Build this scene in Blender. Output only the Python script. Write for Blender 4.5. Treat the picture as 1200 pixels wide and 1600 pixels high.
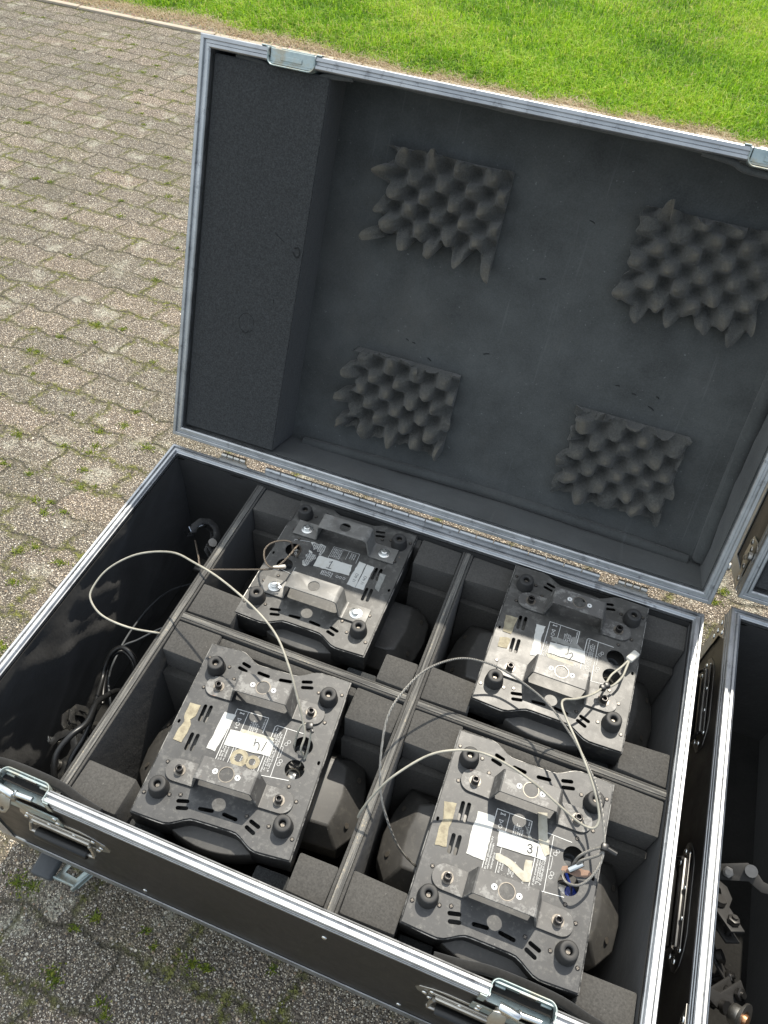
import bpy, bmesh, math, random
import numpy as np
from mathutils import Vector, Matrix, Euler
random.seed(7); rng = np.random.default_rng(7)
scene = bpy.context.scene
for o in list(bpy.data.objects): bpy.data.objects.remove(o)
PI = math.pi
GZ = .555                       # height of the case rim above the paving; case coordinates have the rim at z = 0
L_, D_, H_ = 1.2, .787, .43
# ------------------------------------------------------------ camera
cd = bpy.data.cameras.new('camera'); cam = bpy.data.objects.new('camera', cd); scene.collection.objects.link(cam)
def rotvec(v):
    v = Vector(v); return Matrix.Rotation(v.length, 3, v.normalized())
_R = rotvec((2.39168451, .459844148, -.0947271147))
_r, _d, _f = _R[0], _R[1], _R[2]
cam.matrix_world = Matrix(((_r[0], -_d[0], -_f[0], .832551759), (_r[1], -_d[1], -_f[1], -.255265907), (_r[2], -_d[2], -_f[2], 1.26967404 + GZ), (0, 0, 0, 1)))
cd.sensor_fit = 'VERTICAL'; cd.sensor_height = 32.; cd.lens = 1208.5 / 1600 * 32.
cd.clip_start = .05; cd.clip_end = 3000
scene.camera = cam
# ------------------------------------------------------------ sky and sun
SUN = Vector((.03, .68, 1.)).normalized()
w = bpy.data.worlds.new('World'); scene.world = w; w.use_nodes = True
wn = w.node_tree; bg = wn.nodes['Background']
sky = wn.nodes.new('ShaderNodeTexSky'); sky.sky_type = 'NISHITA'; sky.sun_disc = False
sky.sun_elevation = math.asin(SUN.z); sky.sun_rotation = math.atan2(SUN.x, SUN.y); sky.dust_density = 1.6; sky.air_density = 1.0
sky.ozone_density = .6
# unseen bright cloud added to shape the fill light, weighted overhead and left
wc = wn.nodes.new('ShaderNodeTexCoord'); wz = wn.nodes.new('ShaderNodeTexNoise'); wz.inputs['Scale'].default_value = 2.2; wz.inputs['Detail'].default_value = 5
wr = wn.nodes.new('ShaderNodeValToRGB'); wr.color_ramp.elements[0].position = .54; wr.color_ramp.elements[0].color = (.12, .12, .12, 1); wr.color_ramp.elements[1].position = .76; wr.color_ramp.elements[1].color = (.85, .85, .85, 1)
wm = wn.nodes.new('ShaderNodeMix'); wm.data_type = 'RGBA'
wn.links.new(wc.outputs['Generated'], wz.inputs['Vector']); wx = wn.nodes.new('ShaderNodeSeparateXYZ'); wn.links.new(wc.outputs['Generated'], wx.inputs[0])
wa = wn.nodes.new('ShaderNodeMath'); wa.operation = 'MULTIPLY_ADD'; wa.inputs[1].default_value = -.14; wn.links.new(wx.outputs[0], wa.inputs[0]); wn.links.new(wz.outputs['Fac'], wa.inputs[2])
wb = wn.nodes.new('ShaderNodeMath'); wb.operation = 'MULTIPLY_ADD'; wb.inputs[1].default_value = .20; wn.links.new(wx.outputs[2], wb.inputs[0]); wn.links.new(wa.outputs[0], wb.inputs[2])
wn.links.new(wb.outputs[0], wr.inputs[0]); wn.links.new(wr.outputs[0], wm.inputs[0])
wn.links.new(sky.outputs[0], wm.inputs[6]); wm.inputs[7].default_value = (11.6, 12.4, 12.9, 1)
wn.links.new(wm.outputs[2], bg.inputs[0]); bg.inputs[1].default_value = .082
sd = bpy.data.lights.new('sun', 'SUN'); sd.energy = 3.3; sd.angle = math.radians(.55); sd.color = (1, .93, .81)
so = bpy.data.objects.new('sun', sd); scene.collection.objects.link(so); so.rotation_euler = SUN.to_track_quat('Z', 'Y').to_euler()
scene.view_settings.view_transform = 'Standard'; scene.view_settings.look = 'None'; scene.view_settings.gamma = 1
scene.view_settings.exposure = .82
scene.render.engine = 'CYCLES'
# ------------------------------------------------------------ helpers
C = scene.collection
def tag(o, label=None, cat=None, group=None, kind=None):
    if label: o['label'] = label
    if cat: o['category'] = cat
    if group: o['group'] = group
    if kind: o['kind'] = kind
    return o
def thing(name, loc=(0, 0, 0), rot=(0, 0, 0)):
    o = bpy.data.objects.new(name, None); C.objects.link(o); o.empty_display_size = .05
    o.location = (loc[0], loc[1], loc[2] + GZ); o.rotation_euler = rot
    return o
def mesh_obj(name, me, mat, parent=None, loc=(0, 0, 0), rot=(0, 0, 0), smooth=None):
    for m in (mat if isinstance(mat, (list, tuple)) else [mat]): me.materials.append(m)
    if smooth is not None and len(me.polygons):
        me.shade_smooth(); me.set_sharp_from_angle(angle=math.radians(smooth))
    o = bpy.data.objects.new(name, me); C.objects.link(o)
    if parent: o.parent = parent
    o.location = loc; o.rotation_euler = rot
    return o
def obj(name, bm, mat, parent=None, loc=(0, 0, 0), rot=(0, 0, 0), smooth=35):
    bmesh.ops.recalc_face_normals(bm, faces=bm.faces)
    me = bpy.data.meshes.new(name); bm.to_mesh(me); bm.free()
    return mesh_obj(name, me, mat, parent, loc, rot, smooth)
def BM(): return bmesh.new()
def T(bm, vs, M):
    for v in vs: v.co = M @ v.co
def box(bm, a, b, bev=0., seg=2, M=None, mi=0):
    vs = [bm.verts.new((x, y, z)) for z in (a[2], b[2]) for y in (a[1], b[1]) for x in (a[0], b[0])]
    fs = [bm.faces.new([vs[i] for i in q]) for q in ((0, 2, 3, 1), (4, 5, 7, 6), (0, 1, 5, 4), (1, 3, 7, 5), (3, 2, 6, 7), (2, 0, 4, 6))]
    for f in fs: f.material_index = mi
    out = vs
    if bev:
        es = list({e for f in fs for e in f.edges})
        r = bmesh.ops.bevel(bm, geom=es, offset=bev, segments=seg, profile=.5, affect='EDGES')
        out = [v for v in {v for f in r['faces'] for v in f.verts} | {v for v in vs if v.is_valid}]
        for f in r['faces']: f.material_index = mi
    if M: T(bm, out, M)
    return out
def lathe(bm, prof, n=20, M=None, cap=True, mi=0):
    rings = []; allv = []
    for r, z in prof:
        if r < 1e-6: rings.append([bm.verts.new((0, 0, z))])
        else: rings.append([bm.verts.new((r * math.cos(2 * PI * i / n), r * math.sin(2 * PI * i / n), z)) for i in range(n)])
        allv += rings[-1]
    for A, B in zip(rings, rings[1:]):
        for i in range(n):
            j = (i + 1) % n
            if len(A) == 1 and len(B) == 1: continue
            if len(A) == 1: f = bm.faces.new((A[0], B[j], B[i]))
            elif len(B) == 1: f = bm.faces.new((A[i], A[j], B[0]))
            else: f = bm.faces.new((A[i], A[j], B[j], B[i]))
            f.material_index = mi
    if M: T(bm, allv, M)
    return allv
def spline(pts, sub=6):
    P = [Vector(p) for p in pts]; out = []
    for i in range(len(P) - 1):
        a, b, c, d = P[max(i - 1, 0)], P[i], P[i + 1], P[min(i + 2, len(P) - 1)]
        for k in range(sub):
            t = k / sub
            out.append(.5 * ((2 * b) + (c - a) * t + (2 * a - 5 * b + 4 * c - d) * t * t + (3 * b - a - 3 * c + d) * t ** 3))
    out.append(P[-1]); return out
def tube(bm, pts, r, n=8, sub=6, closed=False, mi=0, wob=0):
    P = spline(pts, sub) if sub > 1 else [Vector(p) for p in pts]
    prev = None; rings = []
    for i, p in enumerate(P):
        t = (P[min(i + 1, len(P) - 1)] - P[max(i - 1, 0)])
        if t.length < 1e-9: t = Vector((0, 0, 1))
        t.normalize()
        if prev is None:
            u = t.orthogonal().normalized()
        else:
            u = prev - t * prev.dot(t)
            u = u.normalized() if u.length > 1e-6 else t.orthogonal().normalized()
        prev = u; v = t.cross(u)
        rr = r * (1 + wob * math.sin(i * 2.1))
        rings.append([bm.verts.new(p + (u * math.cos(2 * PI * k / n) + v * math.sin(2 * PI * k / n)) * rr) for k in range(n)])
    for A, B in zip(rings, rings[1:]):
        for k in range(n):
            f = bm.faces.new((A[k], A[(k + 1) % n], B[(k + 1) % n], B[k])); f.material_index = mi
    for R in (rings[0], rings[-1]):
        f = bm.faces.new(R); f.material_index = mi
def cut_plate(outs, thick, bev=0.0, z=0., res=1):
    """flat sheet with holes: outs = list of closed 2-D outlines, the first outside, the rest holes; top lies at z"""
    cu = bpy.data.curves.new('sheet', 'CURVE'); cu.dimensions = '2D'; cu.fill_mode = 'BOTH'
    cu.extrude = thick / 2 - bev; cu.bevel_depth = bev; cu.bevel_resolution = res; cu.offset = -bev
    for pts in outs:
        s = cu.splines.new('POLY'); s.points.add(len(pts) - 1); s.use_cyclic_u = True
        for k, q in enumerate(pts): s.points[k].co = (q[0], q[1], 0, 1)
    o = bpy.data.objects.new('sheet', cu)
    me = bpy.data.meshes.new_from_object(o)
    bpy.data.objects.remove(o); bpy.data.curves.remove(cu)
    bm = BM(); bm.from_mesh(me); bpy.data.meshes.remove(me)
    bmesh.ops.remove_doubles(bm, verts=bm.verts, dist=1e-6)
    for v in bm.verts: v.co.z += z - thick / 2
    return bm
def circ(x, y, r, n=24): return [(x + r * math.cos(2 * PI * k / n), y + r * math.sin(2 * PI * k / n)) for k in range(n)]
def slot(a, b, r=.0028, n=6):
    a = Vector(a); b = Vector(b); t = math.atan2(b.y - a.y, b.x - a.x); L = []
    d = (b - a).normalized() * r
    for k in range(n + 1):
        q = t - PI / 2 + PI * k / n; L.append((b.x - d.x + r * math.cos(q), b.y - d.y + r * math.sin(q)))
    for k in range(n + 1):
        q = t + PI / 2 + PI * k / n; L.append((a.x + d.x + r * math.cos(q), a.y + d.y + r * math.sin(q)))
    return L
def ribbon(bm, pts, w, z, closed=False, mi=0):
    P = [Vector((p[0], p[1])) for p in pts]
    if closed: P.append(P[0])
    for a, b in zip(P, P[1:]):
        d = b - a
        if d.length < 1e-7: continue
        n = Vector((-d.y, d.x)).normalized() * w / 2; e = d.normalized() * w / 2
        f = bm.faces.new([bm.verts.new((q.x, q.y, z)) for q in (a - n - e, b - n + e, b + n + e, a + n - e)]); f.material_index = mi
def join(bm, other, M=None, mi=None):
    me = bpy.data.meshes.new('t'); other.to_mesh(me); other.free()
    if M: me.transform(M)
    n = len(bm.faces); bm.from_mesh(me); bpy.data.meshes.remove(me)
    if mi is not None:
        bm.faces.ensure_lookup_table()
        for f in bm.faces[n:]: f.material_index = mi
def RX(a): return Matrix.Rotation(a, 4, 'X')
def RY(a): return Matrix.Rotation(a, 4, 'Y')
def RZ(a): return Matrix.Rotation(a, 4, 'Z')
def TR(x, y, z): return Matrix.Translation((x, y, z))
# ------------------------------------------------------------ materials
class N:
    def __init__(s, name, rough=.6, metal=0., spec=.5):
        s.m = bpy.data.materials.new(name); s.m.use_nodes = True; s.t = s.m.node_tree
        s.b = s.t.nodes['Principled BSDF']; s.b.inputs['Roughness'].default_value = rough; s.b.inputs['Metallic'].default_value = metal
        s.b.inputs['Specular IOR Level'].default_value = spec
        s.co = s.t.nodes.new('ShaderNodeTexCoord').outputs['Object']
    def n(s, typ, ins={}, **kw):
        x = s.t.nodes.new(typ)
        for k, v in kw.items(): setattr(x, k, v)
        for k, v in ins.items():
            if hasattr(v, 'is_output') or hasattr(v, 'links'): s.t.links.new(v, x.inputs[k])
            else: x.inputs[k].default_value = v
        return x
    def map(s, scale=(1, 1, 1), rot=(0, 0, 0), loc=(0, 0, 0), src=None):
        return s.n('ShaderNodeMapping', {'Vector': src or s.co, 'Scale': scale, 'Rotation': rot, 'Location': loc}).outputs[0]
    def noise(s, scale, detail=4, rough=.55, vec=None, dist=0):
        return s.n('ShaderNodeTexNoise', {'Vector': vec or s.co, 'Scale': scale, 'Detail': detail, 'Roughness': rough, 'Distortion': dist}).outputs['Fac']
    def vor(s, scale, feat='F1', vec=None, rand=1):
        return s.n('ShaderNodeTexVoronoi', {'Vector': vec or s.co, 'Scale': scale, 'Randomness': rand}, feature=feat)
    def ramp(s, fac, stops, interp='LINEAR'):
        x = s.n('ShaderNodeValToRGB', {'Fac': fac}); r = x.color_ramp; r.interpolation = interp
        while len(r.elements) < len(stops): r.elements.new(.5)
        for e, (p, c) in zip(r.elements, stops):
            e.position = p; e.color = (c, c, c, 1) if isinstance(c, (int, float)) else (*c, 1)
        return x.outputs['Color']
    def mix(s, f, a, b, mode='MIX'):
        x = s.n('ShaderNodeMix', data_type='RGBA', blend_type=mode)
        for k, v in ((0, f), (6, a), (7, b)):
            if hasattr(v, 'links'): s.t.links.new(v, x.inputs[k])
            else: x.inputs[k].default_value = (*v, 1) if isinstance(v, tuple) else v
        return x.outputs[2]
    def math(s, op, a, b=0., c=None):
        x = s.n('ShaderNodeMath', {0: a, 1: b}, operation=op)
        if c is not None:
            if hasattr(c, 'links'): s.t.links.new(c, x.inputs[2])
            else: x.inputs[2].default_value = c
        return x.outputs[0]
    def col(s, c):
        if isinstance(c, tuple): s.b.inputs['Base Color'].default_value = (*c, 1)
        else: s.t.links.new(c, s.b.inputs['Base Color'])
        return s
    def set(s, k, v):
        if hasattr(v, 'links'): s.t.links.new(v, s.b.inputs[k])
        else: s.b.inputs[k].default_value = v
        return s
    def bump(s, h, strength=.3, dist=.001, prev=None):
        x = s.n('ShaderNodeBump', {'Height': h, 'Strength': strength, 'Distance': dist})
        if prev: s.t.links.new(prev, x.inputs['Normal'])
        s.t.links.new(x.outputs[0], s.b.inputs['Normal']); return x.outputs[0]
    def rnd(s): return s.n('ShaderNodeObjectInfo').outputs['Random']
M = {}
def simple(key, colr, rough=.5, metal=0., bscale=0, bst=.2, bd=.0005, var=.25, vscale=30):
    m = N(key, rough, metal)
    f = m.noise(vscale, 5, .6); m.col(m.mix(f, tuple(c * (1 - var) for c in colr), tuple(min(1, c * (1 + var)) for c in colr)))
    if bscale: m.bump(m.noise(bscale, 3), bst, bd)
    M[key] = m.m; return m
# aluminium extrusion, worn
m = N('aluminium', .3, 1.)
f1 = m.noise(14, 5, .6); f2 = m.noise(1, 3, .5, m.map((60, 60, 60)))
c = m.mix(m.ramp(f1, [(.35, 0.), (.7, 1.)]), (.40, .41, .42), (.58, .59, .60))
sc = m.ramp(m.noise(38, 7, .75), [(.56, 0.), (.66, .8)])
c = m.mix(sc, c, (.22, .22, .23)); m.col(c)
m.set('Roughness', m.math('MULTIPLY_ADD', f1, .3, .32)); m.bump(m.noise(120, 2), .08, .0004)
M['alu'] = m.m
m = N('zinc plate', .3, .6); f = m.noise(22, 5, .6)
m.col(m.ramp(f, [(.3, (.26, .33, .33)), (.5, (.42, .49, .48)), (.62, (.40, .38, .30)), (.75, (.55, .60, .61))]))
m.set('Roughness', m.math('MULTIPLY_ADD', f, .35, .25)); m.bump(m.noise(60, 3), .15, .001); M['zinc'] = m.m
simple('bright steel', (.72, .73, .72), .25, 1., 0, var=.15)
simple('darkened steel', (.16, .155, .15), .42, 1., 0, var=.5, vscale=50)  # darker steel: shade on the side handles is put into its colour
simple('nickel steel', (.5, .48, .44), .38, 1., 0, var=.3, vscale=60)
# foam, fine closed cell
def foam(key, base, cell=900, cs=.25, patch=.35, rough=.93, lines=False):
    m = N(key, rough, 0, .18)
    a = m.noise(9, 5, .65); v = m.vor(cell); w2 = m.noise(cell * .35, 3, .7)
    lo = tuple(x * (1 - patch) for x in base); hi = tuple(x * (1 + patch) for x in base)
    c = m.mix(m.ramp(a, [(.3, 0.), (.72, 1.)]), lo, hi)
    c = m.mix(cs, c, m.mix(m.ramp(w2, [(.35, 0.), (.7, 1.)]), tuple(x * .55 for x in base), tuple(x * 1.7 for x in base)))
    dust = m.ramp(m.noise(160, 2, .5), [(.72, 0.), (.76, .6)])
    c = m.mix(dust, c, tuple(x * 2.6 for x in base))
    if lines:
        ln = m.math('MULTIPLY', m.ramp(m.noise(1, 2, .5, m.map((75, 2.2, 1), (0, 0, .06))), [(.655, 0.), (.675, .5), (.70, 0.)]), m.ramp(m.noise(5, 3), [(.45, 0.), (.6, 1.)]))
        c = m.mix(ln, c, tuple(x * 1.7 for x in base)); sm = m.ramp(m.noise(4.5, 6, .75, m.map((1, .5, 1), loc=(3, 1, 0))), [(.52, 0.), (.75, .5)]); c = m.mix(sm, c, (.085, .083, .076))
    m.col(c); b1 = m.bump(w2, .5, .0006); m.bump(m.noise(26, 4, .6), .35, .004, b1)
    m.set('Sheen Weight', .15); m.set('Sheen Roughness', .6)
    M[key] = m.m; return m
foam('foam lining', (.066, .070, .069), 900, .25, .34, lines=True)
foam('foam block', (.060, .057, .052), 800, .5, .30, .75)
foam('coarse foam', (.036, .038, .039), 1000, .85, .15)
m = foam('egg crate foam', (.066, .066, .061), 900, .6, .28)
zz = m.n('ShaderNodeSeparateXYZ', {0: m.co}).outputs[2]; old = m.b.inputs['Base Color'].links[0].from_socket      # rubbed brownish tips
tipf = m.math('MULTIPLY', m.ramp(m.math('MULTIPLY_ADD', zz, 10., 1.28), [(.36, 0.), (.50, .6)]), m.ramp(m.noise(45, 4, .7), [(.35, .3), (.6, 1.)]))
m.col(m.mix(tipf, old, (.135, .118, .088)))
foam('bay foam', (.024, .024, .023), 800, .4, .3)  # darker foam for bay walls: their deep shade is put into the colour
foam('side lining', (.016, .0155, .0145), 500, .3, .5, .99)  # case interior lining, darkened so its colour carries the deep shade
# divider board edge: plywood between foam sheets, streaky
m = N('board edge', .8)
st = m.noise(1, 6, .75, m.map((14, 420, 300)));
m.st = st
def board(key, sc):
    m = N(key, .8); s1 = m.noise(1, 5, .7, m.map(sc)); s2 = m.noise(240, 4, .7)
    f = m.math('MULTIPLY', s1, s2)
    c = m.ramp(s1, [(.32, (.04, .038, .036)), (.46, (.09, .087, .081)), (.60, (.20, .192, .172))])
    c = m.mix(m.ramp(f, [(.33, 0.), (.37, .8)]), c, (.36, .31, .23)); m.col(c); m.bump(f, .9, .003); M[key] = m.m
board('board edge lengthwise', (260, 9, 260)); board('board edge crosswise', (9, 260, 260))
# laminate
m = N('phenolic laminate', .42); a = m.noise(5, 4)
m.col(m.mix(a, (.014, .012, .010), (.026, .022, .019))); m.set('Roughness', m.ramp(m.noise(8, 6, .7), [(.35, .36), (.7, .6)]))
b1 = m.bump(m.vor(420).outputs['Distance'], .25, .0005)
scr = m.ramp(m.noise(1, 2, .5, m.map((3, 300, 90), (.2, .5, .3))), [(.70, 0.), (.73, 1.)]); M['laminate'] = m.m
# black painted sheet steel of the fixtures, dusty, with rubbed and rusty spots
def sheet(key, base, rust=.0, dust=.5, rub=.0):
    m = N(key, .55, 0., .5); r = m.rnd()
    off = m.n('ShaderNodeVectorMath', {0: m.co, 1: m.n('ShaderNodeCombineXYZ', {0: m.math('MULTIPLY', r, 7.), 1: m.math('MULTIPLY', r, 3.)}).outputs[0]}, operation='ADD').outputs[0]
    a = m.noise(16, 6, .65, off); d = m.noise(90, 5, .7, off)
    c = m.mix(m.ramp(a, [(.3, 0.), (.75, 1.)]), tuple(x * .8 for x in base), tuple(x * (1 + dust) for x in base))
    c = m.mix(m.ramp(d, [(.52, 0.), (.76, .32)]), c, (.17, .16, .135))
    sp = m.vor(150, vec=off)
    c = m.mix(m.math('MULTIPLY', m.ramp(sp.outputs['Distance'], [(.08, 1.), (.13, 0.)]), m.ramp(m.noise(30, 2, .5, off), [(.60, 0.), (.66, .6)])), c, (.30, .29, .26))
    if rust:
        rr = m.math('MULTIPLY', m.ramp(m.noise(26, 5, .7, off), [(.70 - rust * .12, 0.), (.76 - rust * .12, 1.)]), m.ramp(m.noise(150, 4, .8, off), [(.42, 0.), (.5, 1.)]))
        c = m.mix(rr, c, m.mix(m.noise(200, 3, .6, off), (.22, .10, .055), (.42, .27, .20)))
    if rub:
        g = m.ramp(m.noise(45, 6, .75, off), [(.52, 0.), (.60, rub)]); c = m.mix(g, c, (.30, .295, .28))
    m.col(c); m.set('Roughness', m.math('MULTIPLY_ADD', a, .34, .27)); b1 = m.bump(m.noise(900, 2), .18, .0003); m.bump(m.noise(40, 3), .1, .001, b1)
    M[key] = m.m
sheet('painted steel', (.038, .038, .038), .05, .6, .10)
sheet('dusty painted steel', (.058, .056, .052), .14, .5, .14)
sheet('bracket steel', (.080, .077, .073), .42, .5, .5)
sheet('galvanised bracket', (.14, .135, .125), .1, .6, .4)
sheet('housing steel', (.018, .018, .018), .0, .4)
sheet('cast yoke', (.050, .048, .045), .0, .5)
simple('rubber', (.028, .027, .026), .6, 0, 400, .2, .0004, .3)
simple('black screw', (.045, .043, .042), .32, .85, 0, var=.3, vscale=200)
simple('rubbed screw', (.20, .18, .155), .42, .7, 0, var=.5, vscale=300)
simple('black plastic', (.012, .012, .012), .35, 0, 0)
simple('blue wheel rubber', (.02, .10, .28), .5, 0, 60, .2)
simple('grey plastic', (.075, .08, .085), .6, 0, 60, .3, .001, .25, 50)
simple('cream cable', (.36, .34, .28), .5, 0, 500, .3, .0004, .6, 45)
simple('white sleeve', (.55, .53, .48), .5)
simple('white print', (.68, .68, .66), .7, 0, 0, var=.35, vscale=600)
simple('ink', (.03, .03, .04), .7)
simple('blue connector', (.01, .03, .22), .4)
simple('brass end', (.55, .30, .16), .35, .9)
def rope(key, c0, c1, sc):
    m = N(key, .45, .55)
    wv = m.n('ShaderNodeTexWave', {'Vector': m.map((1, 1, 1), (.5, .6, .3)), 'Scale': sc, 'Distortion': 1.5, 'Detail': 1.}).outputs['Fac']
    m.col(m.mix(wv, c0, c1)); m.bump(wv, .9, .0012); M[key] = m.m
rope('steel rope', (.16, .155, .14), (.48, .46, .42), 190)
rope('dirty rope', (.10, .08, .06), (.30, .25, .20), 210)
def paper(key, base, dirty, lo=.5):
    m = N(key, .75); a = m.noise(60, 6, .7); b = m.noise(260, 4, .7)
    c = m.mix(m.ramp(a, [(lo, 0.), (lo + .2, .7)]), base, dirty); c = m.mix(m.ramp(b, [(.62, 0.), (.7, .5)]), c, tuple(x * .5 for x in dirty)); m.col(c)
    m.bump(a, .3, .0008); M[key] = m.m
paper('white sticker', (.56, .56, .53), (.5, .48, .42)); paper('masking tape', (.46, .44, .37), (.30, .26, .18), .45)
paper('yellowed label', (.36, .32, .22), (.16, .13, .09), .42); paper('grey tape', (.28, .28, .26), (.17, .17, .16), .4)
# crumpled plastic
m = N('plastic wrap', .12, 0, .8); m.col((.02, .03, .07)); m.bump(m.noise(60, 5, .7), 1., .01); M['wrap'] = m.m
# ---- paving
m = N('wavy concrete pavers', .85, 0, .3)
g = m.co
sx = m.n('ShaderNodeSeparateXYZ', {0: g}); X, Y = sx.outputs[0], sx.outputs[1]
nz = m.n('ShaderNodeTexNoise', {'Vector': g, 'Scale': 9., 'Detail': 5., 'Roughness': .65}); nn = m.n('ShaderNodeSeparateColor', {0: nz.outputs['Color']})
Xn = m.math('MULTIPLY_ADD', nn.outputs[0], .026, X); Yn = m.math('MULTIPLY_ADD', nn.outputs[1], .028, Y)
nf = m.n('ShaderNodeTexNoise', {'Vector': g, 'Scale': 70., 'Detail': 3.}); nf2 = m.n('ShaderNodeSeparateColor', {0: nf.outputs['Color']})
Xn = m.math('MULTIPLY_ADD', nf2.outputs[0], .006, Xn); Yn = m.math('MULTIPLY_ADD', nf2.outputs[1], .006, Yn)
wave = m.math('MULTIPLY', m.math('SINE', m.math('MULTIPLY', Xn, 2 * PI / .12)), .0065)
P_ = .1175
v = m.math('DIVIDE', m.math('ADD', m.math('ADD', Yn, wave), .070), P_)
row = m.math('FLOOR', v); vf = m.math('FRACT', v)
dv = m.math('MULTIPLY', m.math('MINIMUM', vf, m.math('SUBTRACT', 1., vf)), P_)
slant = m.math('MULTIPLY', m.math('SINE', m.math('MULTIPLY', vf, 2 * PI)), .009)
u = m.math('DIVIDE', m.math('ADD', m.math('ADD', Xn, slant), m.math('MULTIPLY', m.math('MODULO', m.math('ABSOLUTE', row), 2.), .12)), .24)
col_ = m.math('FLOOR', m.math('ADD', u, .2)); uf = m.math('FRACT', m.math('ADD', u, .2))
du = m.math('MULTIPLY', m.math('MINIMUM', uf, m.math('SUBTRACT', 1., uf)), .24)
dj = m.math('MINIMUM', dv, du)
joint = m.math('MULTIPLY', m.ramp(m.math('DIVIDE', dj, .012), [(.06, .95), (.70, 0.)]), m.ramp(m.noise(9, 5, .7), [(.36, .25), (.52, 1.)]))
bid = m.n('ShaderNodeTexWhiteNoise', {'Vector': m.n('ShaderNodeCombineXYZ', {0: col_, 1: row}).outputs[0]}, noise_dimensions='3D').outputs['Value']
v1 = m.vor(185); v2 = m.vor(340); vA = m.vor(95)
def stone(vv):
    hs = m.n('ShaderNodeSeparateColor', {0: vv.outputs['Color']}).outputs[0]
    return m.ramp(hs, [(0., (.10, .085, .07)), (.16, (.50, .43, .34)), (.32, (.24, .215, .19)), (.44, (.62, .55, .45)), (.60, (.33, .285, .23)), (.70, (.74, .70, .62)), (.84, (.14, .13, .12)), (.90, (.80, .77, .70))], 'CONSTANT'), m.n('ShaderNodeSeparateColor', {0: vv.outputs['Color']}).outputs[1]
s1, p1 = stone(v1); s2, p2 = stone(v2); s3, p3 = stone(vA)
mort = m.mix(m.noise(300, 3, .6), (.055, .048, .04), (.20, .175, .15))
k2 = m.math('MULTIPLY', m.ramp(v2.outputs['Distance'], [(.38, 1.), (.5, 0.)]), m.ramp(p2, [(.15, 0.), (.17, 1.)]))
k1 = m.math('MULTIPLY', m.ramp(v1.outputs['Distance'], [(.34, 1.), (.42, 0.)]), m.ramp(p1, [(.35, 0.), (.37, 1.)]))
k3 = m.math('MULTIPLY', m.ramp(vA.outputs['Distance'], [(.30, 1.), (.36, 0.)]), m.ramp(p3, [(.80, 0.), (.82, 1.)]))
c = m.mix(k2, mort, s2); c = m.mix(k1, c, s1); c = m.mix(k3, c, s3)
c = m.mix(1., c, m.ramp(bid, [(0., (.86, .87, .84)), (.5, (.97, .97, .93)), (1., (1.10, 1.05, 1.0))]), 'MULTIPLY')
big = m.noise(2.3, 4, .6); c = m.mix(1., c, m.ramp(big, [(.3, (1.0, .98, .96)), (.7, (1.36, 1.30, 1.24))]), 'MULTIPLY')
lich = m.math('MULTIPLY', m.ramp(m.noise(7., 3, .55, m.map(loc=(5, 1, 0))), [(.58, 0.), (.68, .9)]), m.ramp(m.noise(100, 4, .8), [(.42, 0.), (.58, .9)]))
c = m.mix(lich, c, (.62, .60, .48))
soil = m.mix(m.noise(60, 4, .7), (.045, .04, .028), (.15, .13, .09))
c = m.mix(joint, c, soil)
jw = m.ramp(m.math('DIVIDE', dj, .03), [(.15, 1.), (.75, 0.)])
mossn = m.math('ADD', m.ramp(m.noise(5., 4, .6, m.map(loc=(9, 2, 0))), [(.42, 0.), (.60, 1.)]), 0.)
moss = m.math('MULTIPLY', m.math('MULTIPLY', jw, mossn), m.ramp(m.noise(55, 4, .75), [(.44, 0.), (.56, 1.)]))
grime = m.math('MULTIPLY', m.ramp(m.noise(3.2, 5, .7, m.map(loc=(1, 7, 0))), [(.50, 0.), (.70, .45)]), m.ramp(m.noise(90, 4, .8), [(.38, 0.), (.58, 1.)]))
c = m.mix(grime, c, (.15, .14, .075))
c = m.mix(moss, c, m.mix(m.noise(400, 2, .7), (.12, .13, .025), (.34, .34, .09)))
m.col(c)
h = m.math('MULTIPLY_ADD', joint, -1.1, m.math('MULTIPLY_ADD', k1, .8, m.math('MULTIPLY', k2, .4)))
h = m.math('ADD', h, m.math('ADD', k3, m.math('MULTIPLY', moss, 1.2))); m.bump(m.math('ADD', h, m.math('MULTIPLY', v1.outputs['Distance'], -1.)), 1., .006)
M['paving'] = m.m
m = N('dry edge soil', .95, 0, .2); v1 = m.vor(130); n1 = m.noise(40, 5, .7)
c = m.ramp(m.noise(14, 5, .7), [(.3, (.16, .13, .09)), (.55, (.27, .225, .165)), (.75, (.11, .088, .06))]); c = m.mix(.35, c, v1.outputs['Color'], 'OVERLAY'); c = m.mix(m.ramp(n1, [(.5, 0.), (.7, .5)]), c, (.46, .39, .29)); m.col(c); m.bump(n1, .8, .006); M['dry soil'] = m.m
m = N('soil under lawn', .95, 0, .2); m.col(m.mix(m.noise(3., 5, .7), (.045, .09, .015), (.09, .16, .03))); m.bump(m.noise(60, 4), .6, .01); M['soil'] = m.m
m = N('kerb concrete', .85); m.col(m.mix(m.noise(40, 5, .7), (.34, .29, .22), (.50, .43, .34))); m.bump(m.noise(150, 4), .4, .002); M['kerb'] = m.m
def leafm(key, ramp_):
    m = N(key, .55, 0, .3)
    at = m.n('ShaderNodeAttribute', attribute_name='tint').outputs['Fac']
    c = m.ramp(at, ramp_); m.col(c)
    tr = m.n('ShaderNodeBsdfTranslucent', {'Color': c}); mx = m.n('ShaderNodeMixShader', {0: .45, 1: m.b.outputs[0], 2: tr.outputs[0]})
    m.t.links.new(mx.outputs[0], m.t.nodes['Material Output'].inputs[0]); M[key] = m.m
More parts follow.
